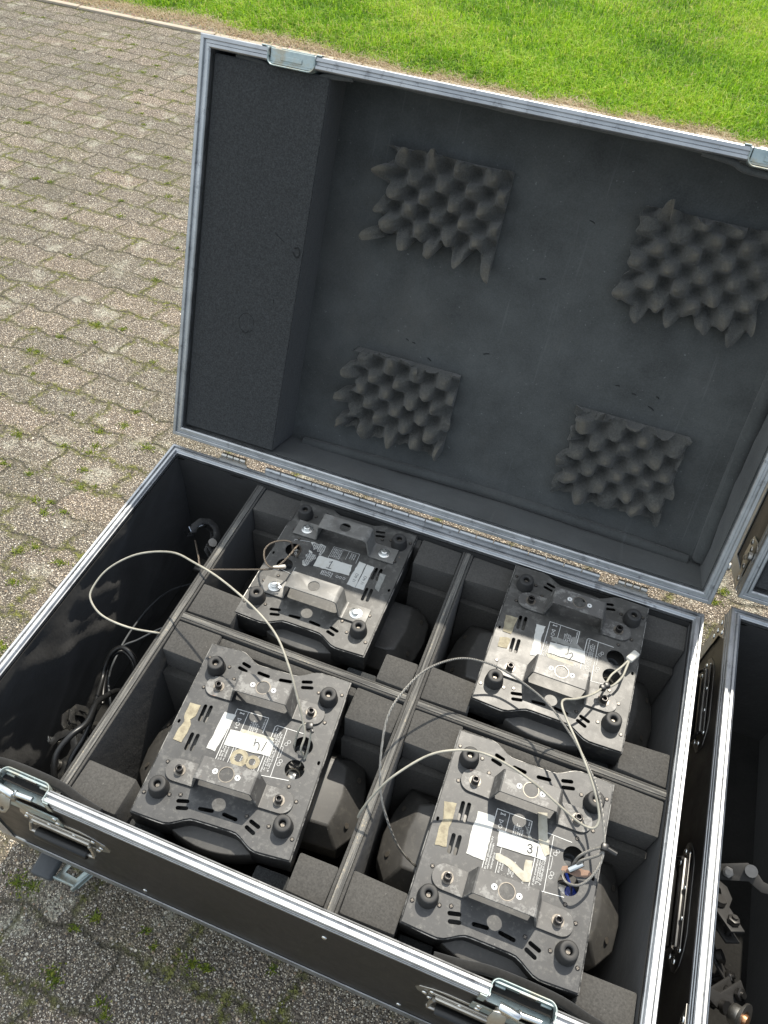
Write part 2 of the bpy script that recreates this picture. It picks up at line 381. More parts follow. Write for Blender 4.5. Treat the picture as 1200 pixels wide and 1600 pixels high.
leafm('grass blade', [(0., (.07, .17, .008)), (.45, (.23, .44, .016)), (.85, (.42, .62, .035)), (.93, (.50, .52, .12)), (1., (.50, .42, .22))])
leafm('straw', [(0., (.30, .21, .11)), (.5, (.52, .42, .26)), (1., (.66, .58, .42))])
leafm('moss leaf', [(0., (.07, .11, .015)), (.5, (.20, .27, .03)), (1., (.36, .38, .06))])
# ------------------------------------------------------------ ground
def sheet_obj(name, x0, y0, x1, y1, z, mat):
    bm = BM(); bm.faces.new([bm.verts.new(p) for p in ((x0, y0, z), (x1, y0, z), (x1, y1, z), (x0, y1, z))])
    return tag(obj(name, bm, mat, smooth=None), kind='structure')
sheet_obj('ground', -600, -600, 600, 600, -.008, M['soil'])
sheet_obj('paving', -30, -30, 30, 4.50, 0., M['paving'])
bm = BM()                                        # sandy strip between paving and lawn, uneven
nx = 160; rows = []
for j, yy in enumerate((4.50, 4.58, 4.64, 4.70, 4.76, 4.84)):
    rows.append([bm.verts.new((-8 + 18 * i / nx, yy - (.09 * (-8 + 18 * i / nx) if -8 + 18 * i / nx < 0 and j > 1 else 0) * .9, .0 + .008 * rng.random() - (.003 if j == 0 else 0) - (.01 if j == 5 else 0))) for i in range(nx + 1)])
for A, B in zip(rows, rows[1:]):
    for i in range(nx): bm.faces.new((A[i], A[i + 1], B[i + 1], B[i]))
tag(obj('soil_strip', bm, M['dry soil'], smooth=60), kind='structure')
bm = BM()
for i in range(40):
    x = -8 + i * .5; box(bm, (x + .003, 4.505, -.05), (x + .497, 4.545, .012 + .004 * rng.random()), .006, 2)
tag(obj('kerb', bm, M['kerb']), kind='structure')
# ------------------------------------------------------------ blades (lawn, straw, moss) as real leaf geometry
def blades(name, base, hgt, wid, lean, mat, tint, segs=2):
    n = len(base); ang = rng.random(n) * 2 * PI
    side = np.stack([np.cos(ang), np.sin(ang), np.zeros(n)], 1); fw = np.stack([-np.sin(ang), np.cos(ang), np.zeros(n)], 1)
    up = np.array([0, 0, 1.])
    b = np.asarray(base); H = hgt[:, None]; Wd = wid[:, None]; Ln = lean[:, None]
    m1 = b + up * H * .55 + fw * Ln * H * .25; tp = b + up * H * (1 - .3 * np.clip(Ln, 0, 1.4)) + fw * Ln * H * .9
    V = np.stack([b - side * Wd / 2, b + side * Wd / 2, m1 + side * Wd * .45, m1 - side * Wd * .45, tp], 1).reshape(-1, 3)
    me = bpy.data.meshes.new(name); me.vertices.add(n * 5); me.vertices.foreach_set('co', V.astype(np.float32).ravel())
    idx = np.arange(n)[:, None] * 5; q = np.concatenate([idx + np.array([0, 1, 2, 3]), idx + np.array([3, 2, 4])], 1).astype(np.int32).ravel()
    me.loops.add(n * 7); me.loops.foreach_set('vertex_index', q)
    me.polygons.add(n * 2); ls = (np.arange(n)[:, None] * 7 + np.array([0, 4])).astype(np.int32).ravel(); me.polygons.foreach_set('loop_start', ls)
    me.update(calc_edges=True)
    a = me.attributes.new('tint', 'FLOAT', 'POINT'); a.data.foreach_set('value', np.repeat(tint, 5).astype(np.float32))
    return mesh_obj(name, me, mat)
def lown(x, y, s, seed):
    r = np.random.default_rng(seed); v = 0
    for k in range(6):
        a, b, c = r.normal(size=2) * s, r.random() * 6, 0; v = v + np.sin(x * a[0] + y * a[1] + b)
    return v / 6
def edge(x): return np.where(x < 0, 4.575 - .045 * x, 4.575) + .05 * lown(x, x * 0, 5, 3) + .06 * lown(x, x * 0, 24, 4)
NB = 300000
x = rng.uniform(-4.2, 4.6, NB); y = 4.48 + rng.random(NB) ** 1.6 * 4.2
k = y > edge(x) + rng.exponential(.012, NB) - .01; x, y = x[k], y[k]; n = len(x)
dd = np.clip((y - edge(x)) / .16, 0, 1)
cl = lown(x, y, 9, 11)
tint = np.clip(.52 + .28 * lown(x, y, 3, 5) + .28 * cl + .25 * lown(x, y, 30, 15) + rng.normal(0, .24, n) + .02, 0, .9)
dry = rng.random(n) < (.05 + .22 * (1 - dd) ** 2 + .10 * (lown(x, y, 2.2, 21) > .25)); tint[dry] = rng.uniform(.9, 1., dry.sum())
hg = (.032 + .022 * dd + .022 * cl) * rng.uniform(.5, 1.35, n); hg = np.clip(hg, .012, .09)
lawn = blades('lawn_grass', np.stack([x, y, np.full(n, .0)], 1), hg, rng.uniform(.003, .0065, n), rng.uniform(.1, 1.5, n), M['grass blade'], tint)
tag(lawn, 'bright green mown lawn beyond the paving, catching the sun', 'grass', kind='stuff')
n = 16000
x = rng.uniform(-3.6, 3.6, n); y = edge(x) + rng.normal(-.03, .05, n); k = (y > 4.50); x, y = x[k], y[k]; n = len(x)
tag(blades('dry_straw', np.stack([x, y, np.full(n, .008)], 1), rng.uniform(.008, .035, n), rng.uniform(.0015, .004, n), rng.uniform(1., 3., n), M['straw'], rng.random(n)),
    'pale dry straw and dead grass scattered along the edge of the lawn', 'straw', kind='stuff')
spots = [(.021, -.055, 1.2), (.053, -.049, 1.2), (.055, .003, .8), (.189, -.17, .9), (.206, -.177, .7), (.215, -.053, .8), (.311, -.179, .7), (.331, -.197, .7), (.184, -.087, .5), (.443, -.054, 1.1), (.474, -.051, .7), (.6, -.005, .6), (.325, -.036, .5), (.355, -.057, .5),
 (-.678, 1.092, 1), (-.613, 1.192, 1.2), (-.585, 1.133, .9), (-.554, 1.252, 1.1), (-.427, 1.192, 1.2), (-.838, 1.076, 1.5), (-.52, .962, 1.), (-.506, .714, 1.2), (-.541, .686, .9), (-.406, .694, 1.1), (-.563, .835, .8), (-.559, 1.025, .9), (-.486, .587, 1.), (1.405, 1.346, 1.3), (1.385, 1.30, .9), (-.511, .858, .9), (-.704, .947, .8), (-.801, .95, 1.)]
for _ in range(330):
    xx = rng.uniform(-3.4, .3); r_ = rng.integers(0, 38); yy = r_ * P_ - .070 - .0085 * math.sin(xx * 2 * PI / .12) + rng.normal(0, .006)
    if xx > -.02 and yy < 1.2: continue
    if lown(np.array([xx]), np.array([yy]), 4, 8)[0] > -.1: spots.append((xx, yy, rng.uniform(.4, 1.2)))
P3 = []
for (sx_, sy_, s) in spots:
    k = int(70 * s); r = np.abs(rng.normal(0, .0095 * s, k)); a = rng.random(k) * 2 * PI
    P3.append(np.stack([sx_ + r * np.cos(a) * 1.5, sy_ + r * np.sin(a), np.full(k, -.001)], 1))
P3 = np.concatenate(P3); n = len(P3)
tag(blades('moss', P3, rng.uniform(.003, .010, n), rng.uniform(.0015, .0035, n), rng.uniform(.2, 2.2, n), M['moss leaf'], rng.random(n)),
    'yellow green moss tufts growing in the joints of the paving', 'moss', kind='stuff')
# loose grit on the paving
bm = BM()
for _ in range(2600):
    if rng.random() < .55: px, py = rng.uniform(-.15, .9), rng.uniform(-.35, .05)
    else: px, py = rng.uniform(-1.2, 0.), rng.uniform(-.1, 1.6)
    s = rng.uniform(.0012, .0036); M_ = TR(px, py, s * .35) @ Euler((rng.uniform(-.3, .3), rng.uniform(-.3, .3), rng.random() * 6)).to_matrix().to_4x4() @ Matrix.Diagonal((s, s * rng.uniform(.6, 1), s * .6, 1))
    r = bmesh.ops.create_icosphere(bm, subdivisions=1, radius=1, matrix=M_); mi = rng.integers(0, 3)
    for v in r['verts']:
        for f in v.link_faces: f.material_index = int(mi)
simple('pale pebble', (.5, .46, .40), .7); simple('tan pebble', (.30, .22, .15), .8); simple('dark pebble', (.09, .085, .08), .8)
tag(obj('loose_grit', bm, [M['pale pebble'], M['tan pebble'], M['dark pebble']], smooth=None), 'small loose grit lying on the paving in front of the case', 'grit', kind='stuff')
# ============================================================ flight cases
BASEPROF = [(.010, -.031), (.001, -.031), (-.001, -.0295), (-.001, -.0235), (.0004, -.0225), (.0004, -.0195), (-.001, -.0185), (-.001, -.0125), (.0004, -.0115), (.0004, -.0085), (-.001, -.0075), (-.001, -.0015), (.0005, .0005), (.0050, .0005), (.0056, -.0008), (.0061, -.0042), (.0101, -.0044), (.0106, -.0010), (.0112, .0010), (.0150, .0010), (.0162, -.0002), (.0178, -.0030), (.0196, -.0042), (.0196, -.012), (.0176, -.012), (.0176, -.008), (.010, -.009)]
LIDPROF = [(.010, -.031), (.001, -.031), (-.001, -.0295), (-.001, -.0185), (.0004, -.0175), (.0004, -.0145), (-.001, -.0135), (-.001, -.0015), (.0005, .0), (.0060, .0), (.0070, -.0012), (.0072, -.0046), (.0120, -.0046), (.0126, -.0020), (.0135, -.0008), (.0180, -.0008), (.0195, -.002), (.0205, -.004), (.0205, -.014), (.018, -.014), (.018, -.007), (.010, -.007)]
ANGLE = [(0, 0), (.0305, 0), (.0305, -.0022), (.002, -.0022), (.0, -.0305), (-.0022, -.0305), (-.0022, .0022), (.0305, .0022)]
def rail(bm, p0, p1, inw, up, prof, m0=1., m1=1.):
    p0, p1, inw, up = map(Vector, (p0, p1, inw, up)); d = (p1 - p0).normalized()
    A = [bm.verts.new(p0 + inw * t + up * z + d * t * m0) for t, z in prof]; B = [bm.verts.new(p1 + inw * t + up * z - d * t * m1) for t, z in prof]
    n = len(prof)
    for i in range(n): bm.faces.new((A[i], A[(i + 1) % n], B[(i + 1) % n], B[i]))
    bm.faces.new(A); bm.faces.new(B[::-1])
def rivet(bm, M_, r=.0052):
    lathe(bm, [(r, 0), (r * .93, r * .28), (r * .6, r * .5), (0, r * .56)], 12, M_)
_RM = {}
def rivets(parent, Ms, r=.0052, mat='bright steel', name='rivet'):
    for M_ in Ms:
        key = (round(r, 5), mat)
        if key not in _RM:
            bm = BM(); lathe(bm, [(r, 0), (r * .93, r * .28), (r * .6, r * .5), (0, r * .56)], 12); o = obj(name, bm, M[mat], parent); _RM[key] = o.data
        else:
            o = bpy.data.objects.new(name, _RM[key]); C.objects.link(o); o.parent = parent
        o.matrix_local = M_
LATCHES = [(.136, .224), (.972, 1.064)]
def rim(root, prof, y_latch, name='rim_rail'):
    """four extruded rails round a rectangle L_ x D_, the latch side split at the recessed latches"""
    for p0, p1, inw in (((0, 0, 0), (0, D_, 0), (1, 0, 0)), ((L_, D_, 0), (L_, 0, 0), (-1, 0, 0))):
        bm = BM(); rail(bm, p0, p1, inw, (0, 0, 1), prof); obj(name, bm, M['alu'], root, smooth=25)
    other = D_ - y_latch
    bm = BM(); rail(bm, (0, other, 0), (L_, other, 0), (0, -1 if other else 1, 0), (0, 0, 1), prof); obj(name, bm, M['alu'], root, smooth=25)
    xs = [0, LATCHES[0][0], LATCHES[0][1], LATCHES[1][0], LATCHES[1][1], L_]
    for a, b in ((0, 1), (2, 3), (4, 5)):
        bm = BM(); rail(bm, (xs[a], y_latch, 0), (xs[b], y_latch, 0), (0, 1 if y_latch == 0 else -1, 0), (0, 0, 1), prof, 1. if a == 0 else 0., 1. if b == 5 else 0.)
        obj(name, bm, M['alu'], root, smooth=25)
def latch_pan(bm, x0, x1, sy, wid=.0035):
    """pressed dish let into the rail: rolled wall round a recess that opens outwards (towards y<0 when sy=1)"""
    def Y(v): return v * sy
    path = []
    r = .010
    yb = .0245
    def arc(cx, cy, a0, a1, n=6): return [(cx + r * math.cos(math.radians(a0 + (a1 - a0) * k / n)), cy + r * math.sin(math.radians(a0 + (a1 - a0) * k / n))) for k in range(n + 1)]
    # plan outline (x, y) of the recess wall
    path = [(x0 - .014, -.0035), (x0 - .004, -.0035)] + [(x0, .004)] + arc(x0 + r, yb - r, 180, 90) + arc(x1 - r, yb - r, 90, 0) + [(x1, .004), (x1 + .004, -.0035), (x1 + .014, -.0035)]
    n = len(path); t = .0018
    dep = -.034
    loops = []
    for off, z in ((0, dep), (0, .0), (.6, .0018), (1.2, .0018), (1.8, .0)):
        row = []
        for i, (px, py) in enumerate(path):
            a = Vector(path[max(i - 1, 0)]); b = Vector(path[min(i + 1, n - 1)]); d = (b - a).normalized(); nn_ = Vector((-d.y, d.x))
            row.append(bm.verts.new((px + nn_.x * off * t * .9, Y(py + nn_.y * off * t * .9), z)))
        loops.append(row)
    loops.append([bm.verts.new((v.co.x, v.co.y, dep)) for v in loops[-1]])
    for A, B in zip(loops, loops[1:]):
        for i in range(n - 1): bm.faces.new((A[i], A[i + 1], B[i + 1], B[i]))
    # floor of the recess and the face plate below
    box(bm, (x0, min(Y(-.001), Y(.0205)), dep), (x1, max(Y(-.001), Y(.0205)), dep + .002))
    box(bm, (x0 + .001, min(Y(.0205), Y(.0235)), dep), (x1 - .001, max(Y(.0205), Y(.0235)), -.002))
    # embossed ribs on either side
    for xx in (x0 + .012, x1 - .012):
        for z in (-.012, -.024): box(bm, (xx - .008, min(Y(.017), Y(.0205)), z - .003), (xx + .008, max(Y(.017), Y(.0205)), z + .003), .0012)
def add_latch(root, x0, x1):
    xc = (x0 + x1) / 2
    bm = BM(); latch_pan(bm, x0, x1, 1)
    box(bm, (x0 - .016, -.0045, -.100), (x1 + .016, -.0025, -.0585), .0008, 1)
    la = obj('latch', bm, M['zinc'], root, smooth=30)
    rivets(la, [TR(xc + dx, -.0045, z) @ RX(PI / 2) for dx in (-.05, .05) for z in (-.07, -.092)])
    bm = BM(); lathe(bm, [(0, 0), (.0058, 0), (.0064, .001), (.0064, .029), (.0056, .0305), (0, .0305)], 16, TR(xc - .031, -.007, .002) @ RZ(-.1) @ RY(PI / 2)); lathe(bm, [(0, 0), (.0042, 0), (.0042, .034), (0, .034)], 14, TR(xc - .004, -.0062, -.001) @ RZ(.05) @ RY(PI / 2))
    lathe(bm, [(.0042, 0), (.0058, .001), (.0058, .005), (.0042, .006)], 14, TR(xc - .004, -.0062, -.001) @ RY(PI / 2))
    obj('roller', bm, M['bright steel'], la)
    bm = BM()
    pts = [(-.017, 0), (-.020, .020), (-.013, .036), (0, .042), (.013, .036), (.020, .020), (.017, 0), (.006, -.004), (-.006, -.004)]
    pl = cut_plate([pts, circ(0, .030, .005, 12)], .003, .0007)
    join(bm, pl, TR(xc - .024, -.010, -.024) @ RX(-2.1) @ RZ(.15) @ Matrix.Diagonal((.62, .85, 1, 1)))
    box(bm, (xc - .030, -.012, -.034), (xc - .012, -.003, -.022), .002); lathe(bm, [(0, 0), (.012, 0), (.012, .006), (.009, .008), (0, .008)], 20, TR(xc - .02, -.004, -.03) @ RX(PI / 2))
    obj('butterfly_wing', bm, M['nickel steel'], la)
    bm = BM(); pl = cut_plate([[(-.017, -.022), (.017, -.022), (.010, .0), (.013, .018), (-.013, .018), (-.010, 0)]], .002, .0005); join(bm, pl, TR(xc + .006, .0195, -.020) @ RX(PI / 2))
    obj('keeper_hook', bm, M['nickel steel'], la)
    return la
def add_handle(root, M_, wplate=.185, mt='nickel steel'):
    """sprung case handle: back plate with pointed ends, steel rod loop, black grip; built in a plane facing -y"""
    hw, hh = wplate / 2, .042
    out = [(-hw, .0), (-hw + .006, .018), (-hw + .028, hh * .82), (-hw + .05, hh), (hw - .05, hh), (hw - .028, hh * .82), (hw - .006, .018), (hw, 0), (hw - .006, -.018), (hw - .028, -hh * .82), (hw - .05, -hh), (-hw + .05, -hh), (-hw + .028, -hh * .82), (-hw + .006, -.018)]
    hole = [(-hw + .035, -hh + .012), (hw - .035, -hh + .012), (hw - .03, -.006), (-hw + .03, -.006)]
    pl = cut_plate([out, hole], .0022, .0006); bm = BM(); join(bm, pl, M_ @ RX(PI / 2))
    box(bm, (-hw + .034, -.0085, .002), (hw - .034, -.002, .016), .002, M=M_)
    box(bm, (-hw + .030, -.0045, .018), (hw - .030, -.002, .030), .001, M=M_)
    h = obj('handle', bm, M[mt], root, smooth=30)
    rivets(h, [M_ @ TR(x * a, -.002, hh * b) @ RX(PI / 2) for x in (-hw + .017, hw - .017) for a, b in ((1, 0), (.86, .55), (.86, -.55))])
    rivets(h, [M_ @ TR(x, -.0045, .024) @ RX(PI / 2) for x in (-.02, .03)], .004)
    bm = BM(); pts = [(-hw + .034, -.008, .009), (-hw + .030, -.010, -.004), (-hw + .029, -.013, -.018), (-hw + .032, -.014, -.021), (0, -.014, -.022), (hw - .032, -.014, -.021), (hw - .029, -.013, -.018), (hw - .030, -.010, -.004), (hw - .034, -.008, .009)]
    tube(bm, [M_ @ Vector(p) for p in pts], .0035, 8, 3); obj('handle_rod', bm, M[mt], h)
    bm = BM(); lathe(bm, [(0, 0), (.0088, 0), (.0098, .002), (.0098, wplate - .082), (.0088, wplate - .08), (0, wplate - .08)], 18, M_ @ TR(-hw + .040, -.0145, -.0215) @ RY(PI / 2)); obj('grip', bm, M['black plastic'], h)
    return h
def egg_pad(name, root, x0, y0, x1, y1, z, seed, px, py, mat):
    r = random.Random(seed); NX, NY = 132, 100; w_, h_ = x1 - x0, y1 - y0; per = .0585
    bm = BM(); top = []; bot = []
    cone = {}
    def near(x, y):
        """the cone this point belongs to, with its own height and lean"""
        a, b = (x + px) / per * 2, (y + py) / per * 2; best = None
        for i in range(math.floor(a) - 1, math.floor(a) + 3):
            for j in range(math.floor(b) - 1, math.floor(b) + 3):
                if (i - j) % 2: continue
                d = (a - i - .5) ** 2 + (b - j - .5) ** 2
                if best is None or d < best[0]: best = (d, i, j)
        k = best[1:]
        if k not in cone:
            rr = random.Random(seed * 1000 + k[0] * 37 + k[1]); cone[k] = (rr.choice((1., 1.05, .95, .88, 1.1, .9, .5 if rr.random() < .35 else 1.)), rr.uniform(-.008, .008), rr.uniform(-.011, .006))
        return cone[k]
    def hh(x, y):
        s = math.sin(2 * PI * (x + px) / per) * math.sin(2 * PI * (y + py) / per)
        s = s ** .66 if s > 0 else -abs(s) ** .85; v = .5 + .5 * s
        cn = near(x, y)
        return .003 + .048 * (v if s < 0 else .5 + .5 * s * cn[0]), cn, max(0, s)
    ph = [r.random() * 6 for _ in range(8)]
    for j in range(NY + 1):
        rt, rb = [], []
        for i in range(NX + 1):
            u, v_ = i / NX, j / NY; x, y = u * w_, v_ * h_
            h0, cn, sp_ = hh(x, y); hn = (h0 - .003) / .048
            # cones near the cut edges splay outwards, the middle ones hang a little
            ex = (max(0, .16 - u) / .16 * -1 + max(0, u - .88) / .12 * .55); ey = (max(0, .2 - v_) / .2 * -1 + max(0, v_ - .84) / .16 * .7)
            dx = ex * (.006 + .005 * math.sin(y * 51 + ph[2])) * hn; dy = ey * (.006 + .006 * math.sin(x * 43 + ph[1])) * hn - .002 * hn
            dx = dx + cn[1] * sp_; dy = dy + cn[2] * sp_ + (.016 * sp_ if v_ > .86 and math.sin(x * 23 + ph[5]) > .55 else 0)
            jag = .004 * math.sin(y * 95 + ph[0]) + .003 * math.sin(y * 230 + ph[1]); jag2 = .004 * math.sin(x * 90 + ph[2]) + .0025 * math.sin(x * 260 + ph[3])
            fx = max(0, .10 - u) / .10 * (-.5 + (1 - hn)) * .022; fy = max(0, .12 - v_) / .12 * (-.4 + (1 - hn)) * .020
            sag = 1 - .35 * max(0, math.sin(x * 60 + ph[4]) * math.sin(y * 55 + ph[5])) ** 3
            X_ = x0 + x + dx + (jag + fx) * (1 if u < .1 else (1 - (u - .1) * 10 if u < .2 else 0)); Y_ = y0 + y + dy + (jag2 + fy) * (1 if v_ < .12 else (1 - (v_ - .12) * 8 if v_ < .245 else 0))
            nz_ = .0006 * math.sin(x * 700 + y * 310 + ph[6]) + .0008 * math.sin(y * 520 - x * 150 + ph[7])
            lip = .006 * math.exp(-((1 - v_) / .03) ** 2) * (math.sin(x * 120 + ph[3]) > .3)
            rt.append(bm.verts.new((X_, Y_, z + h0 * sag + nz_ + lip))); 
            rb.append(bm.verts.new((x0 + x + (jag + fx if u == 0 else 0), y0 + y + (jag2 + fy if v_ == 0 else 0), z)))
        top.append(rt); bot.append(rb)
    for j in range(NY):
        for i in range(NX): bm.faces.new((top[j][i], top[j][i + 1], top[j + 1][i + 1], top[j + 1][i]))
    loop = [(0, i) for i in range(NX)] + [(j, NX) for j in range(NY)] + [(NY, i) for i in range(NX, 0, -1)] + [(j, 0) for j in range(NY, 0, -1)]
    for a, b in zip(loop, loop[1:] + loop[:1]):
        bm.faces.new((bot[a[0]][a[1]], bot[b[0]][b[1]], top[b[0]][b[1]], top[a[0]][a[1]]))
    used = {bot[a][b] for a, b in loop}
    for row in bot:
        for v in row:
            if v not in used: bm.verts.remove(v)
    return obj(name, bm, mat, root, smooth=70)
def lining_panel(bm, p0, ux, uy, nrm, w_, h_, thick, seed, amp=.002, n=26, m=12):
    """slightly wavy foam sheet: front surface of a lining"""
    r = random.Random(seed); ph = [r.random() * 6 for _ in range(6)]
    p0, ux, uy, nrm = map(Vector, (p0, ux, uy, nrm)); g_ = []
    for j in range(m + 1):
        row = []
        for i in range(n + 1):
            u, v = i / n, j / m
            e = min(u, 1 - u, v, 1 - v); k = min(1, e * 14)
            d = thick + amp * k * (math.sin(u * w_ * 14 + ph[0]) * math.sin(v * h_ * 19 + ph[1]) + .6 * math.sin(u * w_ * 37 + ph[2] + v * 4) * math.sin(v * h_ * 31 + ph[3]) + .35 * math.sin(u * w_ * 71 + ph[4] + 3 * math.sin(v * h_ * 23)) * math.sin(v * h_ * 63 + ph[5] + u * 5))
            row.append(bm.verts.new(p0 + ux * u * w_ + uy * v * h_ + nrm * d))
        g_.append(row)
    for j in range(m):
        for i in range(n): bm.faces.new((g_[j][i], g_[j][i + 1], g_[j + 1][i + 1], g_[j + 1][i]))
def block(bm, x0, y0, x1, y1, zt, zb=-.40, bev=.0026):
    vs = box(bm, (x0, y0, zb), (x1, y1, zt), bev, 2); cx, cy = (x0 + x1) / 2, (y0 + y1) / 2; ph = (x0 * 91 + y0 * 57) % 6.28
    for v in vs:
        if v.co.z > (zb + zt) / 2:
            v.co.z -= .0045 * (.5 + .5 * math.sin(ph + 5 * (v.co.x > cx) + 3 * (v.co.y > cy))); v.co.x -= math.copysign(.0016 * (.5 + .5 * math.sin(ph * 3 + 2 * (v.co.y > cy))), v.co.x - cx); v.co.y -= math.copysign(.0030 * (.5 + .5 * math.sin(ph * 2 + 4 * (v.co.x > cx))), v.co.y - cy)
def make_case(label, loc):
    root = thing('flight_case', loc); tag(root, label, 'flight case', 'open flight cases standing side by side')
    t = .009; e = .0012
    # ---- laminate panels
    bm = BM(); box(bm, (e, e, -H_ + .001), (L_ - e, t, -.0365))
    for xa, xb in ((e, LATCHES[0][0] - .001), (LATCHES[0][1] + .001, LATCHES[1][0] - .001), (LATCHES[1][1] + .001, L_ - e)): box(bm, (xa, e, -.0365), (xb, t, -.009))
    fp = obj('front_panel', bm, M['laminate'], root)
    bm = BM(); box(bm, (e, D_ - t, -H_ + .001), (L_ - e, D_ - e, -.007)); obj('rear_panel', bm, M['laminate'], root)
    lp = []
    for xa, xb in ((e, t), (L_ - t, L_ - e)):
        bm = BM(); box(bm, (xa, t, -H_ + .001), (xb, D_ - t, -.007)); lp.append(obj('side_panel', bm, M['laminate'], root))
    bm = BM(); box(bm, (t, t, -H_ + .002), (L_ - t, D_ - t, -H_ + .012)); obj('bottom_panel', bm, M['laminate'], root)
    # ---- rails
    rim(root, BASEPROF, 0)
    for sx_ in (0, 1):
        for sy_ in (0, 1):
            bm = BM(); x, y = sx_ * L_, sy_ * D_; ix, iy = (1 - 2 * sx_), (1 - 2 * sy_)
            rail(bm, (x, y, -.0315), (x, y, -H_ + .031), (ix, 0, 0), (0, -iy, 0), ANGLE, 0, 0); obj('corner_rail', bm, M['alu'], root, smooth=30)
    for p0, p1, inw in (((0, 0, -H_), (L_, 0, -H_), (0, 1, 0)), ((L_, 0, -H_), (L_, D_, -H_), (-1, 0, 0)), ((L_, D_, -H_), (0, D_, -H_), (0, -1, 0)), ((0, D_, -H_), (0, 0, -H_), (1, 0, 0))):
        bm = BM(); rail(bm, p0, p1, inw, (0, 0, -1), ANGLE, 1, 1); obj('edge_rail', bm, M['alu'], root, smooth=30)
    # ---- corner plates with rivets (top brace plates and ball corners)
    for sx_ in (0, 1):
        for sy_ in (0, 1):
            x, y = sx_ * L_, sy_ * D_; ix, iy = 1 - 2 * sx_, 1 - 2 * sy_
            bm = BM()
            Mx = Matrix(((0, 0, -ix, x - ix * .0028), (iy, 0, 0, y), (0, 1, 0, 0), (0, 0, 0, 1)))
            pl = cut_plate([[(0, -.0315), (.060, -.0315), (.034, -.060), (.034, -.098), (0, -.098)]], .002, .0004); join(bm, pl, Mx)
            cp = obj('corner_plate', bm, M['nickel steel'], root, smooth=40); rivets(cp, [Mx @ TR(a, b, 0) for a, b in ((.012, -.045), (.040, -.040), (.018, -.066), (.018, -.088))], .0058)
            bm = BM()
            box(bm, (min(x - ix * .004, x + ix * .058), min(y - iy * .004, y + iy * .058), -H_ - .004), (max(x - ix * .004, x + ix * .058), max(y - iy * .004, y + iy * .058), -H_ + .034), .008, 3)
            obj('ball_corner', bm, M['nickel steel'], root, smooth=40)
    # ---- screws along the front
    rivets(fp, [TR(x, .001, -.36 if x in (.34, .86) else -.0936) @ RX(PI / 2) for x in (.34, .716, .86)], .005)
    # ---- latches, handles
    for x0, x1 in LATCHES: add_latch(root, x0, x1)
    for xc in (.222, .965): add_handle(root, TR(xc, 0, -.150))
    for s, x in ((0, 0), (1, L_)):
        for yc in (.62, .225):
            add_handle(root, TR(x, yc, -.115) @ RZ(-PI / 2 if s == 0 else PI / 2), .215, 'darkened steel')
    # ---- casters
    for cx, cy, ry in ((.16, .105, .35), (L_ - .16, .105, -.1), (.16, D_ - .12, 2.8), (L_ - .16, D_ - .12, 3.3)):
        Mc = TR(cx, cy, -H_) @ RZ(ry)
        bm = BM(); box(bm, (-.05, -.042, -.0045), (.05, .042, -.002), .001, 1, Mc); lathe(bm, [(0, -.0045), (.03, -.0045), (.032, -.010), (.028, -.018), (0, -.018)], 20, Mc)
        for s in (-1, 1):
            pl = cut_plate([[(-.034, -.012), (.034, -.012), (.026, -.055), (.010, -.082), (-.010, -.082), (-.026, -.055)]], .0025, .0006); join(bm, pl, Mc @ TR(0, s * .0225, 0) @ RX(PI / 2))
        cs = obj('caster', bm, M['zinc'], root, smooth=30)
        bm = BM(); lathe(bm, [(0, -.017), (.012, -.017), (.014, -.012), (.044, -.012), (.0475, -.015), (.0525, -.013), (.0535, 0), (.0525, .013), (.0475, .015), (.044, .012), (.014, .012), (.012, .017), (0, .017)], 28, Mc @ TR(0, 0, -.072) @ RX(PI / 2)); obj('wheel', bm, M['blue wheel rubber'], cs)
    # brake of the front left caster, the one that looks out from under the case
        if cy < .2 and cx < .5:
            Mb = TR(.155, .055, -H_ - .052)
            bm = BM(); pl = cut_plate([[(-.045, -.078), (.012, -.082), (.052, .0), (.020, .030), (-.022, .004)], [(-.030, -.064), (-.002, -.066), (.026, -.006), (-.012, -.008)]], .003, .0008); join(bm, pl, Mb @ RX(.25))
            box(bm, (-.044, -.083, -.014), (.011, -.079, .002), .001, 1, Mb); box(bm, (.008, -.080, -.014), (.013, .0, .002), .001, 1, Mb @ RZ(-.40) @ TR(.03, .0, .0))
            obj('brake_lever', bm, M['zinc'], cs, smooth=30)
            bm = BM(); box(bm, (-.094, -.088, -.012), (-.046, -.014, .010), .006, 3, Mb @ RZ(.05)); obj('brake_pedal', bm, M['grey plastic'], cs)
    # ---- foam lining inside
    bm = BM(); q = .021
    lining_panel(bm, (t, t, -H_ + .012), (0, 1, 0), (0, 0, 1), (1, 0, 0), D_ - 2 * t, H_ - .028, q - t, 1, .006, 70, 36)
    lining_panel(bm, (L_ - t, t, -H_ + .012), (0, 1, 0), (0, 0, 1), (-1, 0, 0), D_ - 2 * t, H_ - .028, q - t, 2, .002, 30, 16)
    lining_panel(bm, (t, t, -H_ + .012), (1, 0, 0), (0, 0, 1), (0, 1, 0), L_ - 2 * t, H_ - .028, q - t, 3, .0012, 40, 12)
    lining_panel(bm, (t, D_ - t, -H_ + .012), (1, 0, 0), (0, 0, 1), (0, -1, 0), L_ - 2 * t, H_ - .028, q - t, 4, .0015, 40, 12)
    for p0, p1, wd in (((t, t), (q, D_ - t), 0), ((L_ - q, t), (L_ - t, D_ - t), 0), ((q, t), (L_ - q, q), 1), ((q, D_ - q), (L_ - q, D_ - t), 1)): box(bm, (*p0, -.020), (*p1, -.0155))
    box(bm, (t, t, -H_ + .012), (L_ - t, D_ - t, -H_ + .024))
